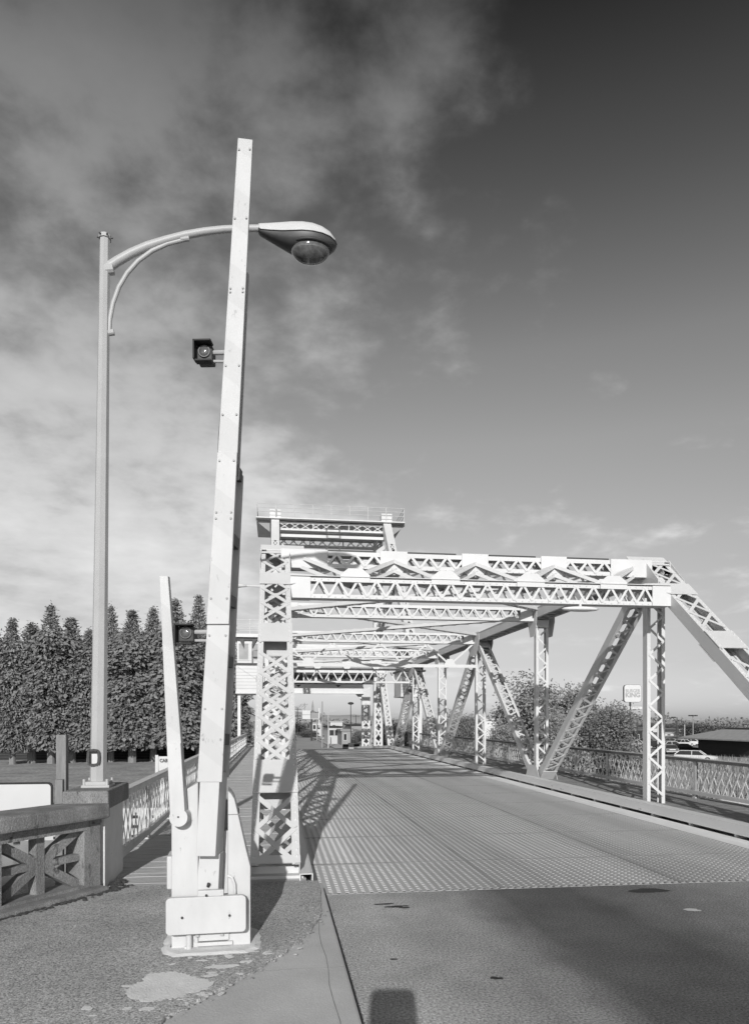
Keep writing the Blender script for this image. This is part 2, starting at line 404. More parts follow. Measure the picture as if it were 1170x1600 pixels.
# street descending beyond the bridge, then level
def strip(name, xs, ys, m, dz=0.0):
    b = MB(); vs = []; fs = []
    for y in ys: vs += [(xs[0], y, zs(y)+dz), (xs[1], y, zs(y)+dz)]
    for i in range(len(ys)-1): fs.append((2*i, 2*i+1, 2*i+3, 2*i+2))
    b.add(vs, fs); return struct(name, b, m)
def zs(y): return max(zr(y), GZ + 0.05)
YST = [75, 90, 110, 124.8, 140, 200, 300, 500, 900]
strip('street', (-5.5, 10.3), YST, ROAD2, 0.0)
strip('street_marking', (2.9, 3.1), YST, WALLM, .006)
strip('street_marking', (3.3, 3.5), YST, WALLM, .006)
strip('pavement', (10.3, 13.0), YST, gm('street_pavement', .45, .9, .1, .3), .12)
strip('pavement', (-8.2, -5.5), YST, CONC, .12)
# embankment under the descending street
b = MB(); b.add([(-8.3,75,-.35),(13.1,75,-.35),(13.1,125,GZ-.3),(-8.3,125,GZ-.3),(-8.3,75,GZ-.3),(13.1,75,GZ-.3)], [(0,1,2,3),(0,4,5,1),(0,3,4),(1,5,2)])
# ground: one sheet to the horizon on the far side of the river, one behind on the near side
b = MB(); b.add([(-9000,43,GZ),(9000,43,GZ),(9000,12000,GZ),(-9000,12000,GZ),(-9000,43,GZ-3),(9000,43,GZ-3)], [(0,1,2,3),(0,4,5,1)])
struct('bank_ground', b, GRASS)
b = MB(); b.add([(-9000,-300,-.9),(-2.6,-300,-.9),(-2.6,9.6,-.9),(-9000,9.6,-.9),(-9000,14,GZ-2),(-2.6,14,GZ-2)], [(0,1,2,3),(3,2,5,4)])
b.add([(-2.6,-300,-.35),(12.6,-300,-.35),(12.6,8.2,-.35),(-2.6,8.2,-.35),(-2.6,11,GZ-2),(12.6,11,GZ-2)], [(0,1,2,3),(3,2,5,4)])
b.add([(12.6,-300,-.9),(9000,-300,-.9),(9000,9.6,-.9),(12.6,9.6,-.9),(9000,14,GZ-2),(12.6,14,GZ-2)], [(0,1,2,3),(3,2,5,4)])
struct('near_ground', b, gm('near_earth', .07, .95, .4, 1.2, .6, 12))
b = MB(); b.add([(-9000,5,GZ-1.6),(9000,5,GZ-1.6),(9000,60,GZ-1.6),(-9000,60,GZ-1.6)], [(0,1,2,3)]); struct('river_water', b, WATER)
# parking lot on the right bank
b = MB(); b.add([(24,82,GZ+.02),(140,82,GZ+.02),(140,190,GZ+.02),(24,190,GZ+.02)], [(0,1,2,3)]); struct('parking_lot', b, gm('lot_asphalt', .26, .9, .2, .3))
# hills
def hills(name, y, prof, m):
    b = MB(); n = len(prof); vs = []
    for i, (x, h) in enumerate(prof): vs += [(x, y, GZ), (x, y + h*1.5 + 10, GZ + h), (x, y + h*4 + 60, GZ)]
    fs = []
    for i in range(n-1):
        a, c_ = 3*i, 3*(i+1)
        fs += [(a, c_, c_+1, a+1), (a+1, c_+1, c_+2, a+2)]
    b.add(vs, fs); return struct(name, b, m, smooth=True)
pr = []
r2 = random.Random(5)
for i in range(121):
    x = -1800 + i*30
    d = x - 200
    h = 5 + 9*math.exp(-((x-160)/60)**2) + 19*math.exp(-((x-20)/70)**2) + 26*math.exp(-((x+900)/400)**2) + 1.2*math.sin(i*.7) + r2.uniform(-.6, .6)
    pr.append((x, max(3, h)))
hills('hills', 1350, pr, HILL)

# ---------------------------------------------------------------- steel members
EX, EY, EZ = Vector((1,0,0)), Vector((0,1,0)), Vector((0,0,1))
def member(root, name, P0, P1, side, w, d, fl=.09, front='V', back='V', pitch=.6, plates=(), lw=.06, mat=None, label=None, plates_back=True):
    """built-up member: two channels w apart along side, d deep, laced on the front (+n) and back faces"""
    mat = mat or PAINT
    P0, P1 = Vector(P0), Vector(P1); a = P1 - P0; L = a.length; a /= L
    s = Vector(side); s = (s - a*s.dot(a)).normalized(); n = a.cross(s).normalized()
    if n.y > 0 or (abs(n.y) < 1e-3 and n.z < 0): n = -n          # front faces the approach (or up)
    b = MB()
    for e in (-1, 1):
        c0 = P0 + s*(e*(w/2-.006)); b.frame((c0 + c0 + a*L)/2, a, s, n, L/2, .006, d/2)
        for g in (-1, 1):
            q = P0 + s*(e*(w/2 - .012 - fl/2)) + n*(g*(d/2-.006)); b.frame(q + a*(L/2), a, s, n, L/2, fl/2, .006)
    o = b.build(name, mat, root)
    if label: o['label'] = label
    pb = []
    for g, kind in ((1, front), (-1, back)):
        lb = MB()
        off = n*(g*(d/2+.006)); h = w/2 - fl/2 - .012
        pl = list(plates) if (g == 1 or plates_back) else []
        def clear(t0, t1): return all(t1 < p0+.02 or t0 > p1-.02 for p0, p1 in pl)
        if kind:
            k = max(2, round(L/pitch)); dt = L/k
            for i in range(k):
                t0, t1 = i*dt, (i+1)*dt
                if kind == 'X' and clear(t0+dt*.3, t1-dt*.3):
                    lb.bar(P0+a*t0 - s*h + off, P0+a*t1 + s*h + off, lw, .009, s)
                    lb.bar(P0+a*t0 + s*h + off + n*(g*.0095), P0+a*t1 - s*h + off + n*(g*.0095), lw, .009, s)
                elif kind == 'V':
                    tm = (t0+t1)/2
                    if clear(t0+dt*.1, tm-dt*.1): lb.bar(P0+a*t0 - s*h + off, P0+a*tm + s*h + off, lw, .009, s)
                    if clear(tm+dt*.1, t1-dt*.1): lb.bar(P0+a*tm + s*h + off + n*(g*.0095), P0+a*t1 - s*h + off + n*(g*.0095), lw, .009, s)
        if lb.v: lb.build('lacing', mat, o)
        for p0, p1 in pl:
            pb.append(MB().frame(P0 + a*((p0+p1)/2) + n*(g*(d/2+.020)), a, s, n, (p1-p0)/2, w/2+.004, .008))
    for q_ in pb: q_.build('batten_plate', mat, o)
    return o
def U(i, X): return Vector((X, YS + PAN*i, HT))
def Lo(i, X): return Vector((X, YS + PAN*i, 0.0))

bridge = thing('truss_bridge', 'white riveted through truss bridge with latticed posts, portal bracing and steel kerbs across the river', 'bridge', (X1/2, YS, 0))
for X in (X0, X1):
    ep = [(.0,.12),(1.24,1.90),(5.08,5.7)]; ea = (U(1,X)-Lo(0,X)).normalized()
    member(bridge, 'end_post', Lo(0,X)+ea*.40, U(1,X)+ea*.1, EX, .60, .27, .085, 'X', 'X', .57, ep, .07)
    member(bridge, 'end_post', U(5,X), Lo(6,X), EX, .60, .27, .1, 'X', 'V', .57, [(2.6,3.4)], .07)
    tcb = member(bridge, 'top_chord', U(1,X)-EY*.2, U(5,X)+EY*.2, EX, .60, .30, .1, None, 'V', .55, [], .06)
    c_ = MB(); c_.box(X-.32, X+.32, YS+PAN-.1, YS+5*PAN+.1, HT+.152, HT+.166); c_.build('cover_plate', PAINT, tcb)
    for i in (1, 2, 3, 4, 5):
        member(bridge, 'vertical_post', Lo(i,X)+EZ*.05, U(i,X)-EZ*.2, EX, .44 if i != 2 else .42, .20, .07, 'V', None, .58, [(0,.12),(5.1,5.35)], .055)
    for (p, q) in ((U(1,X),Lo(2,X)), (Lo(2,X),U(3,X)), (U(3,X),Lo(4,X)), (Lo(4,X),U(5,X))):
        member(bridge, 'diagonal', p, q, EX, .46, .23, .08, 'V', 'V', .5, [(.35,.9),(8.2,8.8)], .06)
    # gusset plates on both faces of the truss plane
    for i in range(1, 6):
        for e in (-1, 1):
            g = MB(); big_ = i % 2 == 1
            hw = .85 if big_ else .4
            pol = [(-hw,.21),(hw,.21),(hw,-.3),(.45 if big_ else .2,-.75),(-.45 if big_ else -.2,-.75),(-hw,-.3)]
            if i in (1, 5): pol = [(-.1,.21),(.85,.21),(.85,-.3),(.45,-.75),(-.75,-.85),(-.75,-.38)]
            if i == 5: pol = [(-a_, b_) for a_, b_ in pol]
            g.prism(pol, U(i,X)+EX*(e*.306 - .005), EY, EZ, EX, .010); g.build('gusset_plate', PAINT, bridge)
    for i in (2, 4, 6):
        for e in (-1, 1):
            g = MB(); pol = [(-.7,-.2),(.7,-.2),(.7,.12),(.35,.62),(-.35,.62),(-.7,.12)]
            g.prism(pol, Lo(i,X)+EX*(e*.302 - .005), EY, EZ, EX, .010); g.build('gusset_plate', PAINT, bridge)
    bc = MB()
    for e in (-1,1): bc.box(X+e*.28-.01, X+e*.28+.01, YS-.4, YS+6*PAN, -.55, -.08)
    bc.box(X-.29, X+.29, YS-.4, YS+6*PAN, -.565, -.55); bc.build('bottom_chord', PAINT, bridge)
for X in (X0, X1):
    ea = (U(1,X)-Lo(0,X)).normalized(); nn = Vector((0,-ea.z,ea.y)); r = MB(); t = .5
    while t < 9.0:
        for e in (-1,1):
            r.blob(Lo(0,X)+ea*t+nn*(.137 if not any(p0-.05 < t-.4 < p1+.05 for p0,p1 in ((.0,.12),(1.24,1.90),(5.08,5.7))) else .166)+EX*(e*.262), .017, .014, .017, 6, 4)
        t += .13
    tag(r.build('rivets', PAINT, bridge), kind='stuff')
# portals
def portal(root, Ya, sgn):
    ax = (Vector((0, YS, 0)) - Vector((0, YS+PAN, HT))).normalized()      # down the end post
    if sgn < 0: ax = Vector((0, -ax.y, ax.z))
    nrm = Vector((0, -.61*sgn, .79)).normalized(); nrm = (nrm - ax*nrm.dot(ax)).normalized()
    o = Vector((0, Ya, HT)) + nrm*.0
    P = lambda x, e, k=0.0: o + EX*x + ax*e + nrm*k
    tp = member(root, 'portal_strut', P(X0+.3, .06), P(X1-.3, .06), EZ, .36, .30, .08, 'V', 'V', .40, [], .055)
    bt = tp if sgn < 0 else member(root, 'portal_strut', P(X0+.3, 1.36), P(X1-.3, 1.36), EZ, .42, .30, .07, 'V', 'V', .38, [(0,.4),(7.7,8.12)], .048)
    g = MB(); q_ = P((X0+X1)/2, 1.36)
    if sgn > 0: g.box(X0+.3, X1-.3, q_.y-.21, q_.y+.17, q_.z+.222, q_.z+.234); g.build('top_plate', PAINT, bt)
    g = MB(); q_ = P((X0+X1)/2, .06)
    for xa_, xb_ in ((1.1,2.2),(2.9,4.0),(4.75,5.85),(6.55,7.6)): g.box(xa_, xb_, q_.y+.02, q_.y+.05, q_.z+.18, q_.z+.255)  # dark strips added for the thin line of shade above the strut
    tag(g.build('shade_gap_strip', DARKMETAL, tp), kind='stuff')
    tops = [.62, 2.56, 4.38, 6.20, 8.05]; lows = [1.60, 3.47, 5.29, 7.12]
    if sgn < 0: member(root, 'portal_strut', (X0+.3, Ya+.55, 4.88), (X1-.3, Ya+.55, 4.88), EZ, .92, .30, .10, 'V', None, .95, [], .07)
    for i in range(4 if sgn > 0 else 0):
        for (xa, xb) in ((tops[i], lows[i]), (tops[i+1], lows[i])):
            member(root, 'portal_brace', P(xa, .20, .0), P(xb, 1.06, .0), EZ, .26, .20, .06, None, 'V', .4, [], .05)
    for x in tops:
        hw = .30 if .7 < x < 8 else .5
        for k in (-1, 1):
            q_ = P(x, .06); g = MB()
            g.prism([(-hw,.215),(hw,.215),(hw,-.10),(hw*.5,-.30),(-hw*.5,-.30),(-hw,-.10)] if .7 < x < 8 else [(-hw,.2),(hw,.2),(hw,-.2),(-hw,-.2)], q_ + EY*(-k*.182-.006), EX, EZ, EY, .012)
            g.build('gusset_plate', PAINT, tp)
    for x in (lows if sgn > 0 else ()):
        for k in (-1, 1):
            q_ = P(x, 1.36); g = MB()
            g.prism([(-.30,.12),(.30,.12),(.30,.27),(.14,.40),(-.14,.40),(-.30,.27)], q_ + EY*(-k*.182-.006), EX, EZ, EY, .012)
            g.build('gusset_plate', PAINT, bt)
    # head plates on the end posts, running in to the struts
    for X, s in ((X0, 1), (X1, -1)):
        g = MB()
        g.prism([(-.31*s,-.30),(.62*s,-.30),(.62*s,.10),(-.31*s,.10)], P(X,0,.160), EX, ax, nrm, .012); g.build('gusset_plate', PAINT, root)
        g = MB()
        g.prism([(-.31*s,1.02),(.30*s,1.02),(.72*s,1.06),(.95*s,1.16),(.95*s,1.24),(.30*s,1.50),(-.31*s,1.50)], P(X,0,.160), EX, ax, nrm, .012)
        g.build('gusset_plate', PAINT, root)
    if sgn > 0:                                         # rivet rows along the strut angles
        for o_, e, dz_ in ((tp, .06, -.165), (bt, 1.36, -.18), (bt, 1.36, .17)):
            r = MB(); q_ = P(0, e); x = .5
            while x < 8.2: r.blob((x, q_.y-.152, q_.z+dz_), .017, .014, .017, 6, 4); x += .14
            tag(r.build('rivets', PAINT, o_), kind='stuff')
portal(bridge, YS+PAN, 1)
portal(bridge, YS+5*PAN, -1)
# sway frames and struts at the inner panel points
for i in (2, 4):
    Y = YS+PAN*i
    member(bridge, 'sway_strut', (X0+.3,Y,HT-.03), (X1-.3,Y,HT-.03), EZ, .44, .28, .08, 'V', 'V', .44, [(0,.4),(7.65,8.05)], .05)
Y = YS+PAN*3
member(bridge, 'sway_strut', (X0+.3,Y,HT-.03), (X1-.3,Y,HT-.03), EZ, .44, .28, .08, 'V', 'V', .44, [(0,.4),(7.65,8.05)], .05)
g = MB(); g.bar((X0+.2,Y,4.46),(X1-.2,Y,4.46), .16, .012, EY); g.bar((X0+.2,Y-.08,4.40),(X1-.2,Y-.08,4.40), .13, .012, EZ); g.build('sway_strut', PAINT, bridge)
xs = [X0+.35+ (X1-X0-.7)*k/8 for k in range(9)]
for k in range(8):
    za, zb = (5.36, 4.48) if k % 2 == 0 else (4.48, 5.36)
    g = MB(); g.bar((xs[k],Y-.03,za),(xs[k+1],Y-.03,zb), .09, .012, EY); g.bar((xs[k],Y-.06,za-.02),(xs[k+1],Y-.06,zb-.02), .012, .07, EY); g.build('sway_brace', PAINT, bridge)
for k in (1,3,5,7):
    g = MB(); g.prism([(-.28,-.06),(.28,-.06),(.12,.24),(-.12,.24)], (xs[k],Y-.085,4.46), EX, EZ, EY, .012); g.build('gusset_plate', PAINT, bridge)
# top lateral bracing, an X in every panel
for i in (1, 2, 3, 4):
    for (xa, xb) in ((X0+.3, X1-.3), (X1-.3, X0+.3)):
        dzz = .0 if xa < xb else .20
        member(bridge, 'lateral_brace', (xa, YS+PAN*i+.3, HT+.13-dzz), (xb, YS+PAN*(i+1)-.3, HT+.13-dzz), EX, .26, .10, .07, 'V', 'V', .5, [], .045)
# floor beams under the deck
for i in range(0, 7):
    Y = YS+PAN*i; g = MB(); g.box(X0-2.1, X1+2.0, Y-.01, Y+.01, -.85, -.12); g.box(X0-2.1, X1+2.0, Y-.14, Y+.14, -.86, -.85); g.box(X0-2.1, X1+2.0, Y-.14, Y+.14, -.12, -.10); g.build('floor_beam', PAINT, bridge)
# steel kerbs with the drain gap beneath
def kerb(name, xa, xb, y0):
    k = MB(); f = xb if xb < 4 else xa
    sgn = 1 if xb < 4 else -1
    for (ya, yb, za, zb) in ((y0, YE, 0, 0), (YE, 75, 0, zr(75))):
        k.bar((f-sgn*.006, ya, za+.155), (f-sgn*.006, yb, zb+.155), .19, .012, EZ)
        k.bar(((xa+xb)/2, ya, za+.245), ((xa+xb)/2, yb, zb+.245), .010, abs(xb-xa)-.03, EZ)
        k.bar((f-sgn*.04, ya, za+.066), (f-sgn*.04, yb, zb+.066), .010, .06, EZ)
        o = xa if xb < 4 else xb
        k.bar((o+sgn*.006, ya, za+.155), (o+sgn*.006, yb, zb+.155), .19, .012, EZ)
    y = y0+.3
    while y < 75: k.box(xa+.03, xb-.03, y, y+.06, zr(y)-.02, zr(y)+.06); y += 1.45
    return k.build(name, gm('kerb_steel', .68, .6, .10, 1.2, spots=.15, sscale=4, spotv=.28, stretch=(1,.35,1)), bridge)
kerb('steel_kerb', .29, KL, YJ+.02)
kerb('steel_kerb', KR, KR+.27, YJ+.02)
# base shoe of the near left post
g = MB(); g.box(-.33,.31,9.02,9.10,WZ+.0,WZ+.12); g.box(-.36,.34,8.86,9.02,WZ,WZ+.035); g.build('post_shoe', PAINT, bridge)
g = MB(); g.box(X1-.33,X1+.33,8.90,9.10,WZ,WZ+.12); g.build('post_shoe', PAINT, bridge)
# lamps fixed to the portal
p = at(906,951,14.6)
lt = thing('bridge_light', 'small oval light under the right end of the near portal strut', 'light', p)
g = MB(); g.blob(p+Vector((0,0,-.01)), .42, .16, .055, 16, 6); g.build('shade', gm('light_shade', .7, .4, .05), lt, smooth=True)
g = MB(); g.tube([p+Vector((0,0,.03)), p+Vector((0,0,.16))], .03, 8); g.build('bracket', PAINT, lt)
p = Vector((-.31, 14.95, 4.83))
lt = thing('bridge_light', 'slender white light on an arm reaching left from the near left end post', 'light', p)
g = MB(); g.tube([p, p+Vector((-.28,.0,.0))], .018, 8); g.build('arm', PAINT, lt)
g = MB(); g.tube([p+Vector((-.26,0,0)), p+Vector((-.36,0,.005)), p+Vector((-.58,0,.0)), p+Vector((-.72,0,-.01)), p+Vector((-.78,0,-.01))], [.02,.035,.075,.07,.02], 10); g.build('lamp_head', WHITEP, lt, smooth=True)

# ---------------------------------------------------------------- bascule tower behind the span
TY = 57.0; TZ = 17.8
tower = thing('bascule_tower', 'tall white latticed bascule tower with railed platform and counterweight beyond the truss span', 'bridge tower', (X1/2, TY, 0))
for X in (X0, X1):
    member(tower, 'front_leg', U(5,X)+EZ*.1, (X, TY, TZ), EX, .60, .6, .16, 'X', 'V', .9, [(13.6,17.0)], .1, PAINTFAR)
    member(tower, 'rear_leg', (X, 61.5, zr(61)), (X, 61.5, TZ), EX, .75, .6, .16, 'X', 'V', .9, [(5.5,9.0),(16.2,17.3)], .1, PAINTFAR)
    member(tower, 'rear_leg', (X, 70, zr(70)), (X, 70, 5.3), EX, .8, .6, .16, 'X', 'V', .8, [(4.4,5.9)], .1, PAINTFAR)
    member(tower, 'side_strut', (X, TY, TZ-.3), (X, 61.5, TZ-.3), EX, .5, .4, .12, 'V', 'V', .8, [], .08, PAINTFAR)
    member(tower, 'side_strut', (X, 61.3, 9.5), (X, 52.2, 12.4), EX, .5, .4, .12, 'V', 'V', .8, [], .08, PAINTFAR)
    member(tower, 'bascule_diagonal', (X, 54.2, zr(54)), (X, 59.5, 6.2), EX, .5, .4, .12, 'V', 'V', .6, [], .08, PAINTFAR)
    member(tower, 'bascule_diagonal', (X, 65.5, zr(65)), (X, 60.0, 5.6), EX, .5, .4, .12, 'V', 'V', .6, [], .08, PAINTFAR)
    g = MB(); g.box(X-.42, X+.42, TY-.45, TY+.35, TZ-.1, TZ+.62); g.build('leg_cap', PAINTFAR, tower)
    s = 1 if X < 4 else -1
    g = MB(); g.prism([(.4*s,4.0),(1.5*s,5.2),(.4*s,5.2)], (X,70.1,0), EX, EZ, EY, .1); g.build('knee_bracket', PAINTFAR, tower)
for (Y, z, w) in ((TY-.1, 17.2, .66), (61.5, 17.1, .75)):
    member(tower, 'cross_beam', (X0+.3,Y,z), (X1-.3,Y,z), EZ, w, .5, .14, 'X', 'V', .8, [(2.6,2.66),(5.4,5.46)], .05, PAINTFAR)
for (Y, z) in ((TY-.7, 16.35), (61.4, 15.6), (53.9, 13.4)):
    g = MB(); g.box(X0+.3, X1-.3, Y-.1, Y+.1, z-.11, z+.11); g.build('cross_strut', PAINTFAR, tower)
for s, X in ((1, X0), (-1, X1)):
    member(tower, 'knee_brace', (X+s*.3, TY-.9, 15.6), (X+s*2.2, 54.8, 14.0), EY, .35, .3, .1, 'V', 'V', .6, [], .06, PAINTFAR)
    g = MB(); g.prism([(0,0),(-1.1*s,.85),(-1.1*s,1.05),(0,1.05)], (X-.42*s, TY-.3, TZ-.35-.75), EX, EZ, EY, .03); g.build('platform_bracket', WALLG, tower)
for xa, xb in ((X0+.4, 2.6), (2.6, 4.6), (X1-.4, 6.4), (6.4, 4.6)):
    g = MB(); g.bar((xa, 60.6, 15.9 if xa in (X0+.4, X1-.4) else 15.2), (xb, 60.6, 15.2 if xa in (X0+.4, X1-.4) else 15.9), .14, .1, EZ); g.build('cross_brace', PAINTFAR, tower)
g = MB(); g.box(-1.45, 10.1, TY-.9, 62.2, TZ-.18, TZ-.10)
g.build('platform', PAINTFAR, tower)
rr = MB()
for Y in (TY-.85, 62.1):
    for z in (.42, .75, 1.05): rr.tube([(-1.4,Y,TZ+z-.1),(10.05,Y,TZ+z-.1)], .022, 6)
    for k in range(9): x = -1.4 + 11.45*k/8; rr.tube([(x,Y,TZ-.1),(x,Y,TZ+.95)], .028, 6)
for x in (-1.4, 10.05):
    for z in (.42, .75, 1.05): rr.tube([(x,TY-.85,TZ+z-.1),(x,62.1,TZ+z-.1)], .022, 6)
rr.build('handrail', gm('handrail_paint', .5, .6, .1), tower)
for z in (16.45, 15.1):
    g = MB()
    for (xa, xb, za, zb) in ((3.9,4.9,z,z),(3.9,4.9,z+.35,z+.35),(3.9,3.9,z,z+.35),(4.9,4.9,z,z+.35)): g.bar((xa,55.6 if z > 15 else 56,za),(xb,55.6 if z > 15 else 56,zb), .09, .09)
    g.build('sheave_frame', DARKMETAL, tower)
g = MB(); g.box(X0+.9, X1-.9, 65.6, 68.6, 6.7, 9.6); cw = g.build('counterweight', gm('counterweight_concrete', .42, .9, .12, .6), tower)
for i in range(3):
    g = MB(); g.box(X0+.4, X1-.4, 56.9+i*1.2, 57.1+i*1.2, 7.4+.3*i, 7.7+.3*i); g.build('link_beam', PAINTFAR, tower)
g = MB(); g.box(X0+.3, X1-.3, 61.6, 62.6, 5.2, 6.3); g.build('machinery_girder', DARKMETAL, tower)
g = MB(); g.box(X0+.3, X1-.3, 55.6, 55.9, 5.75, 6.05); g.box(X0+.3, X1-.3, 55.6, 56.0, 6.35, 6.6); g.build('girder_flange', PAINTFAR, tower)
g = MB(); g.box(X0+.3, X1-.3, 69.6, 69.8, 4.72, 5.75); g.box(X0+.3, X1-.3, 69.4, 70, 5.75, 5.85); g.box(X0+.3, X1-.3, 69.4, 70, 4.62, 4.72); g.build('portal_girder', PAINTFAR, tower)
g = MB()
for x in (2.2, 6.0):
    g.prism([(-.25,.18),(.25,.18),(.04,-.02),(-.04,-.02)], (x,69.58,5.3), EX, EZ, EY, .02)
g.build('inspection_hole', DARKMETAL, tower)
g = MB()
for (za, zb) in ((4.85, 5.6), (5.6, 4.85)): g.bar((.55,69.57,za),(1.15,69.57,zb), .07, .02, EX)
g.bar((.55,69.57,4.85),(1.15,69.57,4.85), .07, .02, EZ); g.bar((.55,69.57,5.6),(1.15,69.57,5.6), .07, .02, EZ)
g.build('cross_mark', DARKMETAL, tower)
random.seed(3)
for i in range(14):
    x = .7 + i*.52 + rnd.uniform(-.1,.1); g = MB(); g.box(x, x+rnd.uniform(.1,.25), 61.3, 61.58, 5.25, 5.5+rnd.uniform(0,.6)); g.build('machinery_hanger', PAINTFAR if i % 2 else DARKMETAL, tower)
# operator cabins on each side
def cabin(label, xa, xb, Y):
    h = thing('operator_house', label, 'cabin', ((xa+xb)/2, Y, 4.0))
    g = MB(); g.box(xa, xb, Y, Y+3.2, 4.05, 5.85); g.build('wall', PAINTFAR, h)
    g = MB(); g.box(xa+.08, xb-.08, Y+.1, Y+3.1, 5.98, 7.55); g.build('upper_wall', PAINTFAR, h)
    g = MB(); g.box(xa-.12, xb+.12, Y-.12, Y+3.3, 5.85, 5.98); g.build('sill', DARKMETAL, h)
    g = MB(); g.box(xa-.15, xb+.15, Y-.3, Y+3.4, 7.72, 7.95); g.build('roof', PAINTFAR, h)
    g = MB(); g.box(xa+.05, xb-.05, Y-.1, Y+3.2, 7.55, 7.72); g.build('eaves', DARKMETAL, h)
    n = 2; w = (xb-xa-.2)/n
    for k in range(n):
        f = MB(); x0 = xa+.14+k*w
        f.box(x0, x0+w-.1, Y+.05, Y+.10, 6.15, 6.22); f.box(x0, x0+w-.1, Y+.05, Y+.10, 7.3, 7.37); f.box(x0, x0+.06, Y+.05, Y+.1, 6.22, 7.3); f.box(x0+w-.16, x0+w-.1, Y+.05, Y+.1, 6.22, 7.3)
        fo = f.build('window', PAINTFAR, h)
        f = MB(); f.box(x0+.06, x0+w-.16, Y+.075, Y+.09, 6.22, 7.3); f.build('pane', gm('cabin_pane', .3, .15, .3, .8, spec=.6), fo)
        f = MB(); f.prism([(0,0),(0,-.55),(.3,0)] if k else [(.3,0),(.3,-.55),(0,0)], (x0+.1, Y-.1, 7.55), EX, EZ, EY, .12); f.build('eave_bracket', DARKMETAL, h)
    g = MB(); g.box(xa-.02, xb+.02, Y-.04, Y+3.24, 3.9, 4.05); g.build('floor', PAINTFAR, h)
    g = MB()
    for k in range(7): g.box(xa, xb, Y-.012, Y-.001, 4.25+k*.22, 4.265+k*.22)
    g.build('siding_seam', WALLG, h)
    g = MB(); g.bar((xa+.1, Y-.03, 5.75), (xb-.5, Y-.03, 4.9), .07, .03, EY); g.build('brace', WHITEP, h)
    g = MB(); g.tube([(xb-.35,Y-.08,4.1),(xb-.35,Y-.08,7.5)], .04, 8); g.tube([(xb-.8,Y-.08,5.9),(xb-.8,Y-.08,6.8),(xb-.4,Y-.08,6.9)], .035, 8); g.build('pipe', WALLG, h)
    g = MB(); g.box(xb-.75, xb-.42, Y-.2, Y, 6.4, 6.8); g.build('floodlight', WALLG, h)
    g = MB(); g.box(xb-.55, xb-.25, Y-.02, Y+.0, 4.7, 5.1); g.build('vent', WALLG, h)
    g = MB()
    for z in (8.3, 8.6, 8.9):
        for yy in (Y-.2, Y+3.3): g.tube([(xa-.1,yy,z),(xb+.1,yy,z)], .018, 6)
        for xx in (xa-.1, xb+.1): g.tube([(xx,Y-.2,z),(xx,Y+3.3,z)], .018, 6)
    for xx in (xa-.1, (xa+xb)/2, xb+.1): g.tube([(xx,Y-.2,7.9),(xx,Y-.2,8.95)], .022, 6)
    g.build('handrail', PAINTFAR, h)
    g = MB()
    for xx in (xa+.2, xb-.2): g.box(xx-.1, xx+.1, Y+.3, Y+.5, zr(Y)-4, 3.9)
    g.build('leg', PAINTFAR, h)
cabin('white operator cabin with roof railing overhanging the left walkway behind the end post', -2.65, -.75, 50)
cabin('white operator cabin half hidden by the posts of the right truss', 9.6, 11.4, 55)

# ---------------------------------------------------------------- railings
def railing(label, X, y0, y1, inner):
    h = thing('bridge_railing', label, 'railing', (X, y0, WZ))
    g = MB(); g.box(X-.065, X+.065, y0, y1, WZ+.97, WZ+.985)
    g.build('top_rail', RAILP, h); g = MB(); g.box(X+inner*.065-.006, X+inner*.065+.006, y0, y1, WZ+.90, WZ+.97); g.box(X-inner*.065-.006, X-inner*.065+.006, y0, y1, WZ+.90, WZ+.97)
    g.build('rail_web', RAILP if inner > 0 else gm('rail_web_shade', .12, .7, .3, 3), h)  # right web coloured dark to carry the shade of the open channel
    g = MB(); g.box(X-.05, X+.05, y0, y1, WZ+.17, WZ+.18); g.box(X+inner*.05-.005, X+inner*.05+.005, y0, y1, WZ+.09, WZ+.17); g.build('bottom_rail', RAILP, h)
    y = y0 + .06; n = 0
    while y < y1:
        g = MB()
        for e in (-1, 1): g.box(X+e*.028-.006, X+e*.028+.006, y-.055, y+.055, WZ-.05, WZ+.90)
        g.box(X-.06, X+.06, y-.07, y+.07, WZ-.0, WZ+.02)
        g.build('post', RAILP, h)
        yn = min(y + 2.4, y1)
        l = MB(); dy = .40; k = int((yn-y)/.29)
        z0, z1 = WZ+.18, WZ+.90; sh = .42
        for j in range(-3, k+1):
            for d in (1, -1):
                ya = y + j*.29; yb = ya + sh
                a0, a1, b0, b1 = ya, yb, z0, z1
                if d < 0: b0, b1 = z1, z0
                lo_, hi_ = y+.06, yn-.06
                if a1 <= lo_ or a0 >= hi_: continue
                t0 = max(0, (lo_-a0)/sh); t1 = min(1, (hi_-a0)/sh)
                l.bar((X+d*.008, a0+sh*t0, b0+(b1-b0)*t0), (X+d*.008, a0+sh*t1, b0+(b1-b0)*t1), .030, .008, EY)
        l.build('lattice', LATP, h)
        y += 2.4
    return h
railing('white latticed steel railing along the left walkway, from the concrete pylon to the cabin', -2.06, 9.75, 54, 1)
railing('white latticed steel railing along the right walkway in front of trees and parking lot', 10.3, 7.0, 56, -1)

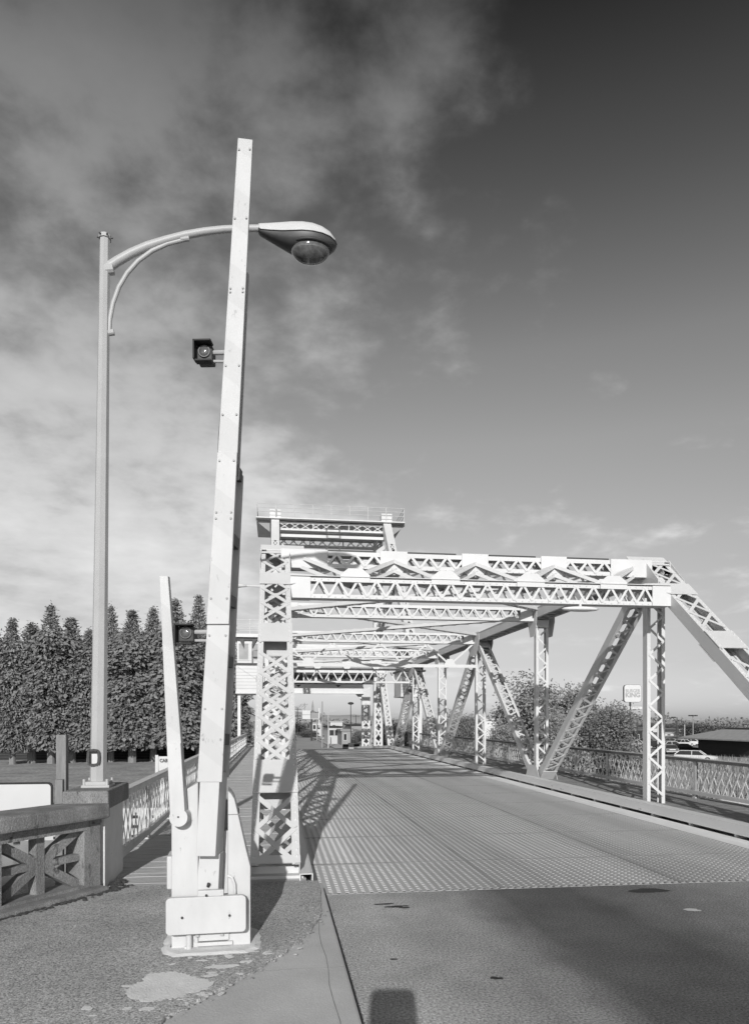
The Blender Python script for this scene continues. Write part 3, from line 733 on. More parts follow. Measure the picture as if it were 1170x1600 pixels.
# ---------------------------------------------------------------- concrete balustrade and pylon
pyl = thing('concrete_pylon', 'square weathered concrete pylon with overhanging cap that carries the lamp post', 'pylon', (-2.1, 9.1, -.9))
g = MB(); g.box(-2.30, -1.93, 8.62, 9.62, -.9, 1.08); g.build('shaft', gm('pylon_concrete', .66, .9, .15, 2.0, .25, 40, spots=.06, sscale=4, spotv=.2), pyl, bevel=.01)
g = MB(); g.box(-2.37, -1.87, 8.52, 9.70, 1.08, 1.30); g.build('cap', CONCOLD, pyl, bevel=.025)
bal = thing('concrete_balustrade', 'dark weathered concrete balustrade with star pierced panels curving away from the pylon', 'balustrade', (-2.3, 7.9, WZ))
A = Vector((-1.91, 8.50, 0)); Bd = Vector((-.575, -.818, 0)).normalized()
Nn = Vector((-Bd.y, Bd.x, 0)); 
if Nn.dot(Vector((1,-1,0))) < 0: Nn = -Nn                 # faces the walk
def BP(u, k, z): return A + Bd*u + Nn*k + EZ*z
LB = 6.4
g = MB(); g.frame(BP(LB/2-.05, -.2, 1.075), Bd, Nn, EZ, LB/2, .25, .085); g.build('coping', CONCOLD, bal, bevel=.03)
g = MB(); g.frame(BP(LB/2, -.2, .965), Bd, Nn, EZ, LB/2, .16, .025); g.build('coping_moulding', CONCOLD, bal)
g = MB(); g.frame(BP(LB/2, -.2, .91), Bd, Nn, EZ, LB/2, .14, .032); g.frame(BP(LB/2, -.2, .235), Bd, Nn, EZ, LB/2, .14, .035); g.build('rail', CONCOLD, bal)
g = MB(); g.frame(BP(LB/2, -.16, WZ-.38), Bd, Nn, EZ, LB/2, .26, .45); g.frame(BP(LB/2, -.2, -.6), Bd, Nn, EZ, LB/2, .3, .4); g.build('plinth', CONCOLD, bal, bevel=.03)
u = 0.0
PW = 1.0
for k in range(5):
    # solid stile, then one star-pierced panel: hub, upright, crossbar and two diagonals
    g = MB(); g.frame(BP(u+.11, -.2, .574), Bd, Nn, EZ, .11, .138, .304); g.build('stile', CONCOLD, bal)
    ua, ub = u+.22, u+.22+PW; um = (ua+ub)/2
    pn = MB()
    pn.frame(BP(um, -.2, .574), Bd, Nn, EZ, .05, .062, .303)
    pn.frame(BP(um, -.2, .575), Bd, Nn, EZ, PW/2, .060, .036)
    for (p0, p1) in (((ua, .27), (ub, .88)), ((ua, .88), (ub, .27))):
        pn.bar(BP(p0[0], -.2, p0[1]), BP(p1[0], -.2, p1[1]), .095, .116 if p0[1] < .5 else .112, Bd)
    pn.build('pierced_panel', CONCOLD, bal)
    u = ub
# moss and weeds along the foot of the balustrade
b = MB()
for i in range(420):
    uu = rnd.uniform(-.3, 3.2); p = BP(uu, .10 + abs(rnd.gauss(0,.04)), WZ+.02) if rnd.random() < .8 else Vector((-1.86+abs(rnd.gauss(0,.05)), rnd.uniform(8.35,9.0), WZ+.02))
    r = rnd.uniform(.01,.03); b.blob(p, r*1.3, r*1.2, r*.7, 6, 3)
tag(b.build('moss', gm('moss', .06, 1, .5, 20)), kind='stuff')

# ---------------------------------------------------------------- street lamp
LY = 9.05
base = at(154, 1226, LY); base.z = 1.30
lamp = thing('street_lamp', 'tall pale street lamp with curved bracket arm and cobra head standing on the concrete pylon', 'street lamp', base)
g = MB(); g.box(base.x-.16, base.x+.16, LY-.16, LY+.16, 1.30, 1.33); g.box(base.x-.135, base.x+.135, LY-.135, LY+.135, 1.33, 1.37); g.build('base_plate', POLE, lamp, bevel=.004)
g = MB()
for i in (-1,1):
    for j in (-1,1): g.tube([(base.x+i*.13, LY+j*.13, 1.33), (base.x+i*.13, LY+j*.13, 1.40)], .018, 6)
g.build('anchor_bolt', POLE, lamp)
ptop = at(164.5, 371, LY)
mid = lambda t: Vector((base.x,LY,1.36))*(1-t) + ptop*t
g = MB(); g.tube([mid(k/8) for k in range(9)], [.098 + (.060-.098)*k/8 for k in range(9)], 8); g.build('pole', POLE, lamp, smooth=False)
g = MB(); g.tube([ptop-EZ*.02, ptop+EZ*.02], .072, 16); g.blob(ptop+EZ*.02, .066, .066, .03, 12, 6); pc = g.build('pole_cap', POLE, lamp)
g = MB()
for k in range(6): t = k*math.pi/3; g.tube([ptop+Vector((.06*math.cos(t),.06*math.sin(t),.0)), ptop+Vector((.092*math.cos(t),.092*math.sin(t),.0))], .011, 6)
g.build('set_screw', DARKMETAL, pc)
hz_ = at(150, 1183, LY)
hh = MB(); 
o_ = hz_ + Vector((0,-.105,0))
for i in range(12):
    t0, t1 = 2*math.pi*i/12, 2*math.pi*(i+1)/12
    sgn_ = lambda v: (abs(v)**.5)*(1 if v > 0 else -1)
    f = lambda t: o_ + Vector((.062*sgn_(math.cos(t)), 0, .088*sgn_(math.sin(t))))
    hh.bar(f(t0), f(t1), .018, .03, EY)
ho = hh.build('hand_hole', DARKMETAL, lamp)
g = MB(); g.box(o_.x-.058, o_.x+.058, o_.y+.004, o_.y+.012, o_.z-.082, o_.z+.082); g.build('hole_interior', BLACK, ho)
g = MB(); g.box(o_.x-.02, o_.x+.055, o_.y-.006, o_.y+.002, o_.z-.075, o_.z+.045); g.build('label_tag', WHITEP, ho)
arm = [(168,419),(184,408),(205,396),(230,385),(258,376),(290,367.5),(320,362),(350,358.5),(380,357),(406,357)]
g = MB(); g.tube([at(x,y,LY) for x,y in arm], [.058,.056,.054,.052,.05,.048,.046,.044,.042,.042], 14); g.build('bracket_arm', POLE, lamp, smooth=2)
br = [(171,521),(172,500),(177,474),(186,449),(199,427),(216,408),(238,392),(262,381),(290,374)]
g = MB(); g.tube([at(x,y,LY) for x,y in br], .027, 12); g.build('brace_arm', POLE, lamp, smooth=2)
for (x,y) in ((171,421),(172,520),(289,373)):
    q = at(x,y,LY); g = MB(); g.tube([q-Vector((.05,0,.01)), q+Vector((.05,0,.01))], .066 if y == 421 else .036, 12); g.build('clamp', POLE, lamp)
# cobra head: upper shell and lower body lofted along its length
q0, q1 = at(404, 356, LY), at(526, 372, LY)
HL = q1.x - q0.x
prof = [  # t along, half width, top z, seam z, bottom z (relative to q0.z)
 (0.00,.052,.045,-.035,-.060),(.03,.060,.052,-.055,-.085),(.15,.085,.062,-.072,-.140),(.30,.125,.075,-.092,-.205),(.42,.165,.083,-.105,-.250),
 (.55,.195,.082,-.11,-.265),(.68,.205,.070,-.115,-.262),(.80,.190,.040,-.12,-.250),(.90,.150,-.005,-.125,-.225),(.97,.085,-.065,-.13,-.190),(1.0,.02,-.115,-.135,-.15)]
def shell(kind):
    b = MB(); n = 12; vs = []; fs = []
    for (t, hw, zt, zsm, zb) in prof:
        for k in range(n+1):
            a = math.pi*k/n
            yy = -hw*math.cos(a)
            zz = (zsm + (zt-zsm)*math.sin(a)**.75) if kind == 'top' else (zsm + (zb-zsm)*math.sin(a)**.6)
            vs.append(Vector((q0.x + HL*t, LY + yy, q0.z + zz)))
    for i in range(len(prof)-1):
        for k in range(n): fs.append((i*(n+1)+k, i*(n+1)+k+1, (i+1)*(n+1)+k+1, (i+1)*(n+1)+k))
    if kind == 'top': fs.append(tuple(range(n+1)))
    b.add(vs, fs); return b
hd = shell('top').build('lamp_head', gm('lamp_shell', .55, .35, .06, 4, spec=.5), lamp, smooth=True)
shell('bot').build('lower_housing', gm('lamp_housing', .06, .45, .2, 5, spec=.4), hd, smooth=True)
g = MB()
g.tube([Vector((q0.x+HL*t, LY-hw-.004, q0.z+zsm)) for (t,hw,zt,zsm,zb) in prof], .006, 6)
g.build('seam', DARKMETAL, hd)
bc_ = Vector((q0.x+HL*.66, LY, q0.z-.215))
g = MB(); g.blob(bc_, .245, .18, .17, 24, 14); g.build('glass_bowl', LENS, hd, smooth=True)
g = MB(); g.tube([bc_+Vector((.255*math.cos(t),.192*math.sin(t),.02)) for t in [2*math.pi*k/28 for k in range(29)]], .022, 6, cap=False); g.build('bowl_ring', DARKMETAL, hd, smooth=True)

# ---------------------------------------------------------------- crossing gate
G0 = Vector((-.545, 6.20, WZ+.022))
GM_ = Matrix.Translation(G0) @ Matrix.Rotation(R(3), 4, 'Z')
GA_ = Matrix.Translation(G0) @ Matrix.Rotation(R(-10), 4, 'Z')
GC_ = Matrix.Translation(G0 + Vector((-.262,0,0))) @ Matrix.Rotation(R(-8), 4, 'Z') @ Matrix.Translation(Vector((.262,0,0)))
gate = thing('crossing_gate', 'white steel bridge gate machine with its long arm raised upright beside the kerb', 'barrier gate', G0)
def GB(): return MB(GM_)
def GA(): return MB(GA_)
def gprism(b, poly, y0, y1): return b.prism(poly, (0,y0,0), EX, EZ, EY, y1-y0)
def rrect(x0, x1, z0, z1, r, n=5):
    out = []
    for cx, cz, a0 in ((x1-r,z1-r,0),(x0+r,z1-r,90),(x0+r,z0+r,180),(x1-r,z0+r,270)):
        for k in range(n+1): t = R(a0+90*k/n); out.append((cx+r*math.cos(t), cz+r*math.sin(t)))
    return out
g = GB(); gprism(g, [(-.309,0),(-.093,0),(-.093,1.385),(-.19,1.33),(-.28,1.25),(-.309,1.15)], .0, .46); g.build('housing', GATEP, gate, bevel=.008)
g = GB(); gprism(g, [(.150,0),(.338,0),(.338,.663),(.30,.82),(.222,1.17),(.205,1.24),(.18,1.285),(.15,1.31)], .0, .44); g.build('side_cover', GATEP, gate, bevel=.008)
g = GB(); g.box(-.090, .147, .17, .44, 0, .95); g.box(-.09,.147,.30,.44,.95,1.2); g.build('back_plate', GATEP, gate)
g = GB(); g.box(-.312,-.20,-.004,.47,1.108,1.114); g.box(.148,.245,-.004,.45,1.108,1.114); g.build('cover_joint', gm('joint_line', .25, .7, .1), gate)
g = GB(); g.box(-.355,-.309,.08,.36,.48,.76); g.build('junction_box', GATEP, gate, bevel=.012)
pol = rrect(-.343, .299, .154, .457, .035)
g = GB(); gprism(g, pol, -.135, -.075); g.build('counterweight_plate', GATEP, gate, bevel=.006)
g = GB(); g.box(-.09, .118, -.128, -.075, .457, .507); g.box(-.09,.118,-.075,.0,.25,.40); g.build('plate_tab', GATEP, gate, bevel=.006)
g = GB()
for (x, z) in ((-.214,.297),(.165,.297),(-.022,.47)): g.tube([(x,-.15,z),(x,-.134,z)], .010, 8)
g.build('bolt', DARKMETAL, gate)
g = GB()
g.tube([(-.012,-.03,.52),(-.006,-.05,.545)], .014, 8); g.build('bolt', DARKMETAL, gate)
g = GB(); g.box(-.325,.338,.02,.46,-.01,.012); g.box(-.10,.19,-.03,.02,.02,.05); g.box(-.09,.16,-.02,-.001,.06,.135); g.build('base_frame', GATEP, gate, bevel=.004)
g = GB(); g.tube([(-.165,-.04,.0),(-.165,-.04,.125)], .024, 12); g.blob((-.165,-.04,.125), .026,.026,.018, 10, 6); g.tube([(-.20,-.03,.015),(-.15,-.03,.015)], .018, 8); g.build('foot_lever', GATEP, gate, smooth=2)
g = GB()
for (x, z) in ((-.10,.125),(.10,.125)): g.box(x-.014,x+.014,-.05,.0,z-.02,z+.03)
g.build('hinge', gm('hinge_steel', .4, .6, .2), gate)
g = GB(); g.tube([(.15,-.02,.60),(.185,-.03,.585),(.205,-.03,.53),(.208,-.03,.45)], .012, 8); g.build('conduit', GATEP, gate, smooth=2)
# main arm: lower steel channel, then two board lengths, with back board and spacers
armo = GA()
ax0, ax1 = 0.004, .335            # centre at foot and tip
ZT = 6.66
def ac(z): return ax0 + (ax1-ax0)*(z-.79)/(ZT-.79)
def aw(z): return .205 + (.122-.205)*(z-1.4)/(ZT-1.4)
def board(b, z0, z1, y0, y1, w0=None, w1=None, sh=0.0, zslant=0.0):
    w0 = w0 or aw(z0); w1 = w1 or aw(z1)
    pol = [(ac(z0)-w0/2+sh, z0), (ac(z0)+w0/2+sh, z0), (ac(z1)+w1/2+sh, z1-zslant), (ac(z1)-w1/2+sh, z1)]
    return gprism(b, pol, y0, y1)
board(armo, 1.40, 2.73, -.150, -.115)
am = armo.build('gate_arm', ARMP, gate, bevel=.004)
g = GA(); board(g, 2.69, 4.09, -.172, -.135); g.build('arm_board', ARMP, am, bevel=.004)
g = GA(); board(g, 4.06, ZT, -.158, -.130, zslant=.02); g.build('arm_board', ARMP, am, bevel=.004)
g = GA(); board(g, .79, 1.47, -.142, .12, .162, .162); g.build('arm_socket', GATEP, am, bevel=.005)
g = GA(); board(g, .30, .79, -.02, .12, .185, .175); g.build('arm_tail', GATEP, am, bevel=.005)
g = GA(); board(g, 1.42, 3.98, .06, .095); g.build('back_board', gm('back_board_paint', .5, .6, .15, 3, spots=.1, sscale=8, spotv=.3), am)
g = GA(); board(g, 3.9, 5.6, -.09, -.05, aw(3.9), aw(5.6)); g.build('back_board', gm('back_board_paint2', .45, .6, .15, 3, spots=.1, sscale=8, spotv=.3), am)
g = GA()
for z in (1.7, 2.35, 2.85, 3.35, 3.92): board(g, z, z+.09, -.115, .06, aw(z)*.96, aw(z)*.96)
g.build('spacer', DARKMETAL, am)
g = GA()
for z in (1.75,2.0,2.6,2.9,3.55,3.6,4.02,4.4,4.8,5.4,5.43,6.0,6.56):
    for s in (-1,1):
        x = ac(z)+s*aw(z)*.36; yf = -.152 if z < 2.71 else (-.174 if z < 4.07 else -.160)
        g.tube([(x,yf-.008,z),(x,yf+.01,z)], .009, 6)
g.build('bolt', gm('bolt_steel', .35, .5, .2), am)
# signal lamps on the arm
for (px_, py_, lab) in ((327,553,'upper black square warning lamp clamped to the left edge of the gate arm'), (298,990,'lower black square warning lamp clamped to the left edge of the gate arm')):
    z = (1486-py_)*.00527; x = (px_-328)*.0053
    p = GA_ @ Vector((x, -.16, z))
    lp = thing('warning_lamp', lab, 'lamp', p, 'warning lamps on the gate arm')
    g = GA(); s = .064
    g.box(x-s, x+s, -.14, -.02, z-s, z+s); g.build('lamp_box', DARKMETAL, lp, bevel=.01)
    g = GA()
    g.prism([(-s-.01,-s),(s+.006,-s),(s+.0,-s-.012),(-s-.01,-s-.012)], (x,-.22,z+2*s+.012), EX, EZ, EY, .10)
    g.prism([(-s-.012,-s-.012),(-s,-s-.012),(-s,s+.012),(-s-.012,s+.012)], (x,-.22,z), EX, EZ, EY, .09)
    g.prism([(-s,-s-.024),(s,-s-.024),(s,-s-.012),(-s,-s-.012)], (x,-.20,z), EX, EZ, EY, .07)
    g.build('visor', BLACK, lp)
    g = GA(); g.tube([(x,-.155,z+.01),(x,-.138,z+.01)], [.049,.055], 24); g.build('lens_ring', gm('lens_ring', .12, .4, .1), lp)
    g = GA(); g.blob((x,-.150,z+.01),  .043,.018,.043, 20, 8); le = g.build('lens', LENS, lp, smooth=True)
    g = GA(); g.tube([(x+s,-.10,z+.02),(ac(z)-aw(z)/2+.01,-.10,z+.02)], .02, 8); g.tube([(x+s,-.10,z-.05),(ac(z)-aw(z)/2,-.09,z-.05)], .012, 8); g.build('bracket', gm('bracket_steel', .4, .4, .2), lp)
g = GA(); cps = []
for k in range(13):
    z = 4.83 - (4.83-1.5)*k/12; cps.append((ac(z)-aw(z)/2-.012-.012*math.sin(k*math.pi/4)**2, -.06, z))
g.tube(cps, .008, 6); g.build('lamp_cable', DARKMETAL, am)
# short second arm pivoting on the housing
sa = MB(GC_)
gprism(sa, [(-.290,1.10),(-.166,1.10),(-.205,1.72),(-.318,1.72)], -.12, -.03)
sarm = sa.build('counter_arm', GATEP, gate, bevel=.005)
g = MB(GC_); gprism(g, [(-.321,1.70),(-.203,1.70),(-.312,3.09),(-.382,3.09)], -.105, -.045); g.build('arm_board', ARMP, sarm, bevel=.004)
g = MB(GC_); g.tube([(-.222,-.122,1.11),(-.222,.0,1.11)], .075, 28); g.build('pivot', GATEP, sarm, smooth=2)
g = MB(GC_); g.tube([(-.222,-.128,1.115),(-.222,-.121,1.115)], .008, 8); g.build('bolt', DARKMETAL, sarm)
# concrete pad under the machine
pad = GB(); gprism(pad, [(0,0)], 0, 0) if False else None
r3 = random.Random(11); pol = []
for k in range(48):
    t = 2*math.pi*k/48; c_, s_ = math.cos(t), math.sin(t)
    rr_ = 1/max(abs(c_)/.42, abs(s_)/.40); rr_ = min(rr_, .50)
    pol.append((rr_*c_*(1+r3.uniform(-.025,.025))+.02, rr_*s_*(1+r3.uniform(-.025,.025))+.18))
pad = GB(); n_ = len(pol)
pad.add([(x, y, -.004) for x, y in pol] + [((x-.02)*.86+.02, (y-.18)*.86+.18, .012) for x, y in pol], [tuple(range(n_, 2*n_))] + [(k, (k+1) % n_, n_+(k+1) % n_, n_+k) for k in range(n_)]); struct('gate_pad', pad, PATCH)

# ---------------------------------------------------------------- near left: post, sign, cable sign
p = at(100, 1200, 11.5)
tp_ = thing('timber_post', 'square weathered timber post standing between the tall lamp and the white sign', 'post', (p.x, 11.5, -2))
g = MB(); g.box(p.x-.085, p.x+.06, 11.4, 11.55, -4, CAM_Z-22/FOC*11.5); g.build('post_body', WOODPOST, tp_, bevel=.01)
Ysn = 9.9
a_ = at(83, 1222, Ysn); z0_ = .84
sg = thing('road_sign', 'large white rounded sign behind the balustrade with a short timber post', 'sign', (a_.x-.5, Ysn, -.9))
g = MB(); g.prism([(x,z) for x,z in rrect(a_.x-.95, a_.x, z0_, a_.z, .06)], (0,Ysn,0), EX, EZ, EY, .02); g.build('border', BLACK, sg)
g = MB(); g.prism([(x,z) for x,z in rrect(a_.x-.925, a_.x-.025, z0_+.025, a_.z-.025, .045)], (0,Ysn-.006,0), EX, EZ, EY, .006); g.build('panel', WHITEP, sg)
g = MB(); g.box(a_.x+.03, a_.x+.12, Ysn+.0, Ysn+.09, -2.5, a_.z+.03); g.box(a_.x-.85,a_.x+.12,Ysn+.03,Ysn+.08,a_.z-.35,a_.z-.28); g.build('post', WOODPOST, sg)
def text(body, name, m, parent, loc, size, rotz=0.0, xs=1.0, bold=0.0):
    cu = bpy.data.curves.new(name, 'FONT'); cu.body = body; cu.size = size; cu.extrude = .004; cu.offset = bold
    cu.align_x = 'CENTER'; cu.align_y = 'CENTER'; cu.materials.append(m)
    o = bpy.data.objects.new(name, cu); C.objects.link(o); o.parent = parent
    off = Vector((0,0,0)); p = parent
    while p is not None: off += p.location; p = p.parent
    o.parent = None; bpy.context.view_layer.update()
    me = bpy.data.meshes.new_from_object(o.evaluated_get(bpy.context.evaluated_depsgraph_get()))
    bpy.data.objects.remove(o); o = bpy.data.objects.new(name, me); C.objects.link(o); o.parent = parent
    o.location = Vector(loc) - off; o.rotation_euler = (R(90), 0, rotz); o.scale = (xs, 1, 1)
    return o
a_ = at(243, 1182, 15.0); b_ = at(274, 1204, 15.0)
cs = thing('cable_sign', 'small white board reading CABLE standing just outside the left railing', 'sign', ((a_.x+b_.x)/2, 15, -3))
g = MB(); g.box(a_.x, b_.x, 15, 15.03, b_.z, a_.z); g.build('board', WHITEP, cs)
g = MB(); g.box(a_.x, a_.x+.06, 14.98, 14.999, b_.z-.2, a_.z+.03); g.box(b_.x-.3, b_.x-.22, 15.04, 15.12, -5, b_.z+.1); g.build('post', WHITEP, cs)
text('CABLE', 'lettering', DARKMETAL, cs, (a_.x+.205, 14.985, a_.z-.085), .095, 0, .85, .002)

# ---------------------------------------------------------------- trees
def cedar_mesh(h, r, seed, n=2400):
    q = random.Random(seed); b = MB(); b.noflip = True
    lobes = [(q.uniform(0,6.28), q.uniform(.15,.95), q.uniform(.62,1.34)) for _ in range(60)]
    def rad(t, az):
        base_ = r*(1.0 - .10*t) if t < .68 else (r*(.93 - .70*((t-.68)/.16)**1.3) if t < .84 else r*(.27*((1-t)/.16)**1.2 + .01))
        f = 1
        for (a, tt, g_) in lobes:
            da = (az-a+math.pi) % (2*math.pi) - math.pi
            f += (g_-1)*math.exp(-(da/.5)**2-((t-tt)/.05)**2)
        return base_*f
    clumps = []
    for i in range(n):
        t = 1-(1-q.random())**.75 if i % 4 else q.random(); t = min(t,.995)
        az = q.uniform(0, 2*math.pi); rr_ = rad(t, az)*(q.uniform(.62,1.0)**.6)
        clumps.append((t, az, rr_))
    for (t, az, rr_) in clumps:
        z = 1.9 + (h-1.9)*t; c = Vector((rr_*math.cos(az), rr_*math.sin(az), z)); out = Vector((math.cos(az), math.sin(az), 0))
        k = 4
        sz = q.uniform(.2,.38) if t < .8 else .19
        if t > .82 and q.random() < .55: continue
        for j in range(k):
            p = c + Vector((q.gauss(0,.16), q.gauss(0,.16), q.gauss(0,.2)))
            d = (out*q.uniform(.3,1) + Vector((q.gauss(0,.4),q.gauss(0,.4),-q.uniform(.2,1.0) if t < .85 else q.uniform(-.2,.8)))).normalized()
            s = d.cross(Vector((q.gauss(0,1),q.gauss(0,1),q.gauss(0,1)))).normalized()
            L_, w_ = sz*q.uniform(.7,1.5), sz*q.uniform(.28,.5)
            b.add([p - d*L_*.3, p + s*w_ + d*L_*.25, p + d*L_, p - s*w_ + d*L_*.25], [(0,1,2,3)])
    return b
def leafy_mesh(h, rx, seed, n=2600, sz=.22, zlow=.12, lob=9):
    q = random.Random(seed); b = MB(); b.noflip = True
    lo_ = []
    for i in range(lob):
        a = q.uniform(0,6.28); rr_ = rx*q.uniform(.15,.68); z = h*(zlow + (1-zlow)*q.uniform(.2,.82))
        lo_.append((Vector((rr_*math.cos(a), rr_*math.sin(a), z)), rx*q.uniform(.32,.55)))
    for i in range(n):
        c, r_ = q.choice(lo_); d = Vector((q.gauss(0,1),q.gauss(0,1),q.gauss(0,1))).normalized()
        p = c + d*r_*q.uniform(.5,1.08)
        if p.z < h*zlow*.6: continue
        for j in range(4):
            pp = p + Vector((q.gauss(0,.2),q.gauss(0,.2),q.gauss(0,.2)))
            e = Vector((q.gauss(0,1),q.gauss(0,1),q.gauss(0,.6))).normalized(); s = e.cross(Vector((q.gauss(0,1),q.gauss(0,1),q.gauss(0,1)))).normalized()
            L_, w_ = sz*q.uniform(.5,1.1), sz*q.uniform(.3,.6)
            b.add([pp-e*L_*.5, pp+s*w_, pp+e*L_*.5, pp-s*w_], [(0,1,2,3)])
    return b
def trunk_mesh(h, r0, seed, limbs=6, spread=1.2):
    q = random.Random(seed); b = MB()
    b.tube([(0,0,-.3),(q.uniform(-.05,.05),0,h*.3),(q.uniform(-.1,.1),q.uniform(-.1,.1),h*.65),(0,0,h)], [r0*1.25,r0*.9,r0*.55,r0*.08], 8)
    for i in range(limbs):
        z = h*(.25+.6*i/limbs); a = q.uniform(0,6.28); L_ = spread*(1.1-.6*i/limbs)
        b.tube([(0,0,z),(L_*.5*math.cos(a),L_*.5*math.sin(a),z+L_*.3),(L_*math.cos(a),L_*math.sin(a),z+L_*.55)], [r0*.35,r0*.22,r0*.05], 6)
    return b
def mk_tree(name, label, cat, crown, trunk, m, group):
    o = thing(name, label, cat, (0,0,0), group)
    trunk.build('trunk', BARK, o); crown.build('crown', m, o); return o
place_used = {}
def put(proto, key, label, loc, sc, rz):
    if key not in place_used: place_used[key] = 1; o = proto
    else: o = copy_tree(proto)
    o.location = loc; o.scale = (sc[0], sc[0], sc[1]); o.rotation_euler = (0,0,rz); o['label'] = label
    return o
ced = [mk_tree('cedar_tree', 'x', 'tree', cedar_mesh(17, 2.05, s, 4200), trunk_mesh(16.3, .27, s), CEDAR, 'row of cedar trees across the river') for s in (1, 2, 3)]
rows = [  # px of axis, px y of top
 (20,968,'cedar at the far left edge of the row, cut by the picture edge'),
 (50,975,'second cedar from the left, behind the white sign'),
 (80,948,'tall cedar above the timber post with a thin bare leader'),
 (112,968,'low spired cedar just left of the lamp post'),
 (141,985,'cedar mostly hidden by the lamp post'),
 (174,949,'tall cedar just right of the lamp post'),
 (207,956,'cedar midway between the lamp post and the short gate arm'),
 (240,951,'cedar whose trunk stands just left of the short gate arm'),
 (274,938,'cedar with its spire just right of the short gate arm tip'),
 (311,933,'tallest cedar, its spire just left of the long gate arm'),
 (340,965,'cedar hidden behind the long gate arm'),
 (364,1048,'short cedar right of the long gate arm beside the operator cabin')]
for i, (px_, py_, lab) in enumerate(rows):
    Y = 88 + (i % 2)*1.6 + i*.3
    p = at(px_, py_, Y); hh_ = p.z - GZ
    put(ced[i % 3], i % 3, lab, (p.x, Y, GZ), ((1.34 if i != 11 else .95)*(.84, 1.14, 1.0, 1.2, .92)[i % 5], hh_/17.0), rnd.uniform(0,6.28))
brd = [mk_tree('broadleaf_tree', 'x', 'tree', leafy_mesh(14, 4.6, s, 3400, .36, .12, 18), trunk_mesh(10, .3, s), LEAFD, 'dark trees behind the cedar row') for s in (21, 22)]
for i, (px_, py_, lab) in enumerate([(10,990,'dark round tree behind the cedars at the far left edge'),(330,992,'dark round tree behind the cedars behind the long gate arm'),(165,992,'dark round tree behind the cedars and the lamp post'),(248,990,'dark round tree behind the cedars at the short gate arm'),(60,985,'dark round tree behind the cedars above the timber post'),(125,982,'dark round tree behind the cedars left of the lamp post'),(205,985,'dark round tree behind the cedars right of the lamp post'),(290,988,'dark round tree behind the cedars at the lower warning lamp')]):
    Y = 104; p = at(px_, py_, Y); put(brd[i % 2], 'b%d' % (i % 2), lab, (p.x, Y, GZ), (1.0, (p.z-GZ)/14.0), i*1.3)
# right bank trees: px, top y, width px, distance
rb = [mk_tree('bank_tree', 'x', 'tree', leafy_mesh(8, 3.2, s, 4200, .21, .06, 20), trunk_mesh(6, .16, s), LEAF, 'trees on the right bank') for s in (31, 32)]
for i, (px_, py_, w_, Y, lab) in enumerate([
  (830,1058,120,64,'pale leafy tree behind the right truss, just left of the leaning post foot'),
  (890,1066,100,68,'pale leafy tree seen either side of the near leaning diagonal'),
  (862,1110,80,58,'low leafy tree filling the gap behind the second upright post'),
  (790,1128,60,62,'small leafy tree in front of the white building')]):
    p = at(px_, py_, Y); sc = w_/2/FOC*Y*1.22/3.2; put(rb[i % 2], 'r%d' % (i % 2), lab, (p.x, Y, GZ), (sc, (p.z-GZ)/8.0), i*1.7)
rd = mk_tree('bank_tree', 'x', 'tree', leafy_mesh(7, 3.2, 41, 4600, .19, .05, 18), trunk_mesh(5, .16, 41), LEAFD, 'trees on the right bank')
p = at(940, 1094, 60); put(rd, 'rd', 'dark dense tree below the restaurant sign, right of the near diagonal', (p.x, 60, GZ), (1.12, (p.z-GZ)/7.0), .4)
p = at(726, 1108, 82); put(rd, 'rd', 'dark tree seen between the posts left of the white building', (p.x, 82, GZ), (.8, (p.z-GZ)/7.0), 2.4)
p = at(612, 1122, 78); put(rd, 'rd', 'small dark tree behind the far leaning end post', (p.x, 78, GZ), (.9, (p.z-GZ)/7.0), 1.4)
p = at(1100, 1128, 190); put(rd, 'rd', 'hazy tree beyond the low restaurant roof at the right edge', (p.x, 190, GZ), (3.0, (p.z-GZ)/7.0), 3.1)
p = at(660, 1132, 150); put(rb[0], 'r0', 'pale tree beyond the far truss posts at street level', (p.x, 150, GZ), (1.4, (p.z-GZ)/8.0), 3.1)
# low shrubs along the right railing
sh = mk_tree('bank_shrub', 'x', 'shrub', leafy_mesh(2.6, 2.2, 51, 1300, .2, .02, 9), trunk_mesh(1.5, .06, 51, 5, .8), LEAF, 'shrubs below the right railing')
for i, (px_, py_, Y, s_, lab) in enumerate([(770,1172,50,1.0,'low shrub below the right railing at the third upright post'),(880,1182,47,1.1,'low shrub below the right railing beside the diagonal foot'),(975,1168,62,1.0,'low shrub at the foot of the restaurant sign post'),(690,1165,56,.9,'low shrub below the right railing among the far posts')]):
    p = at(px_, py_, Y); put(sh, 's', lab, (p.x, Y, GZ), (s_, max(.5,(p.z-GZ)/2.6)), i*2.0)
# tall bank grass
b = MB(); b.noflip = True; q = random.Random(9)
for i in range(15000):
    Y = 43.2 + q.random()**1.6*40; x = q.uniform(12, 62)
    h_ = q.uniform(.3, 1.05); w_ = q.uniform(.03,.07); a = q.uniform(0,6.28); lx = q.gauss(0,.25)*h_
    dx_, dy_ = math.cos(a)*w_, math.sin(a)*w_
    b.add([(x-dx_,Y-dy_,GZ),(x+dx_,Y+dy_,GZ),(x+lx,Y+.1*lx,GZ+h_)], [(0,1,2)])
tag(b.build('grass', BLADE), kind='stuff')

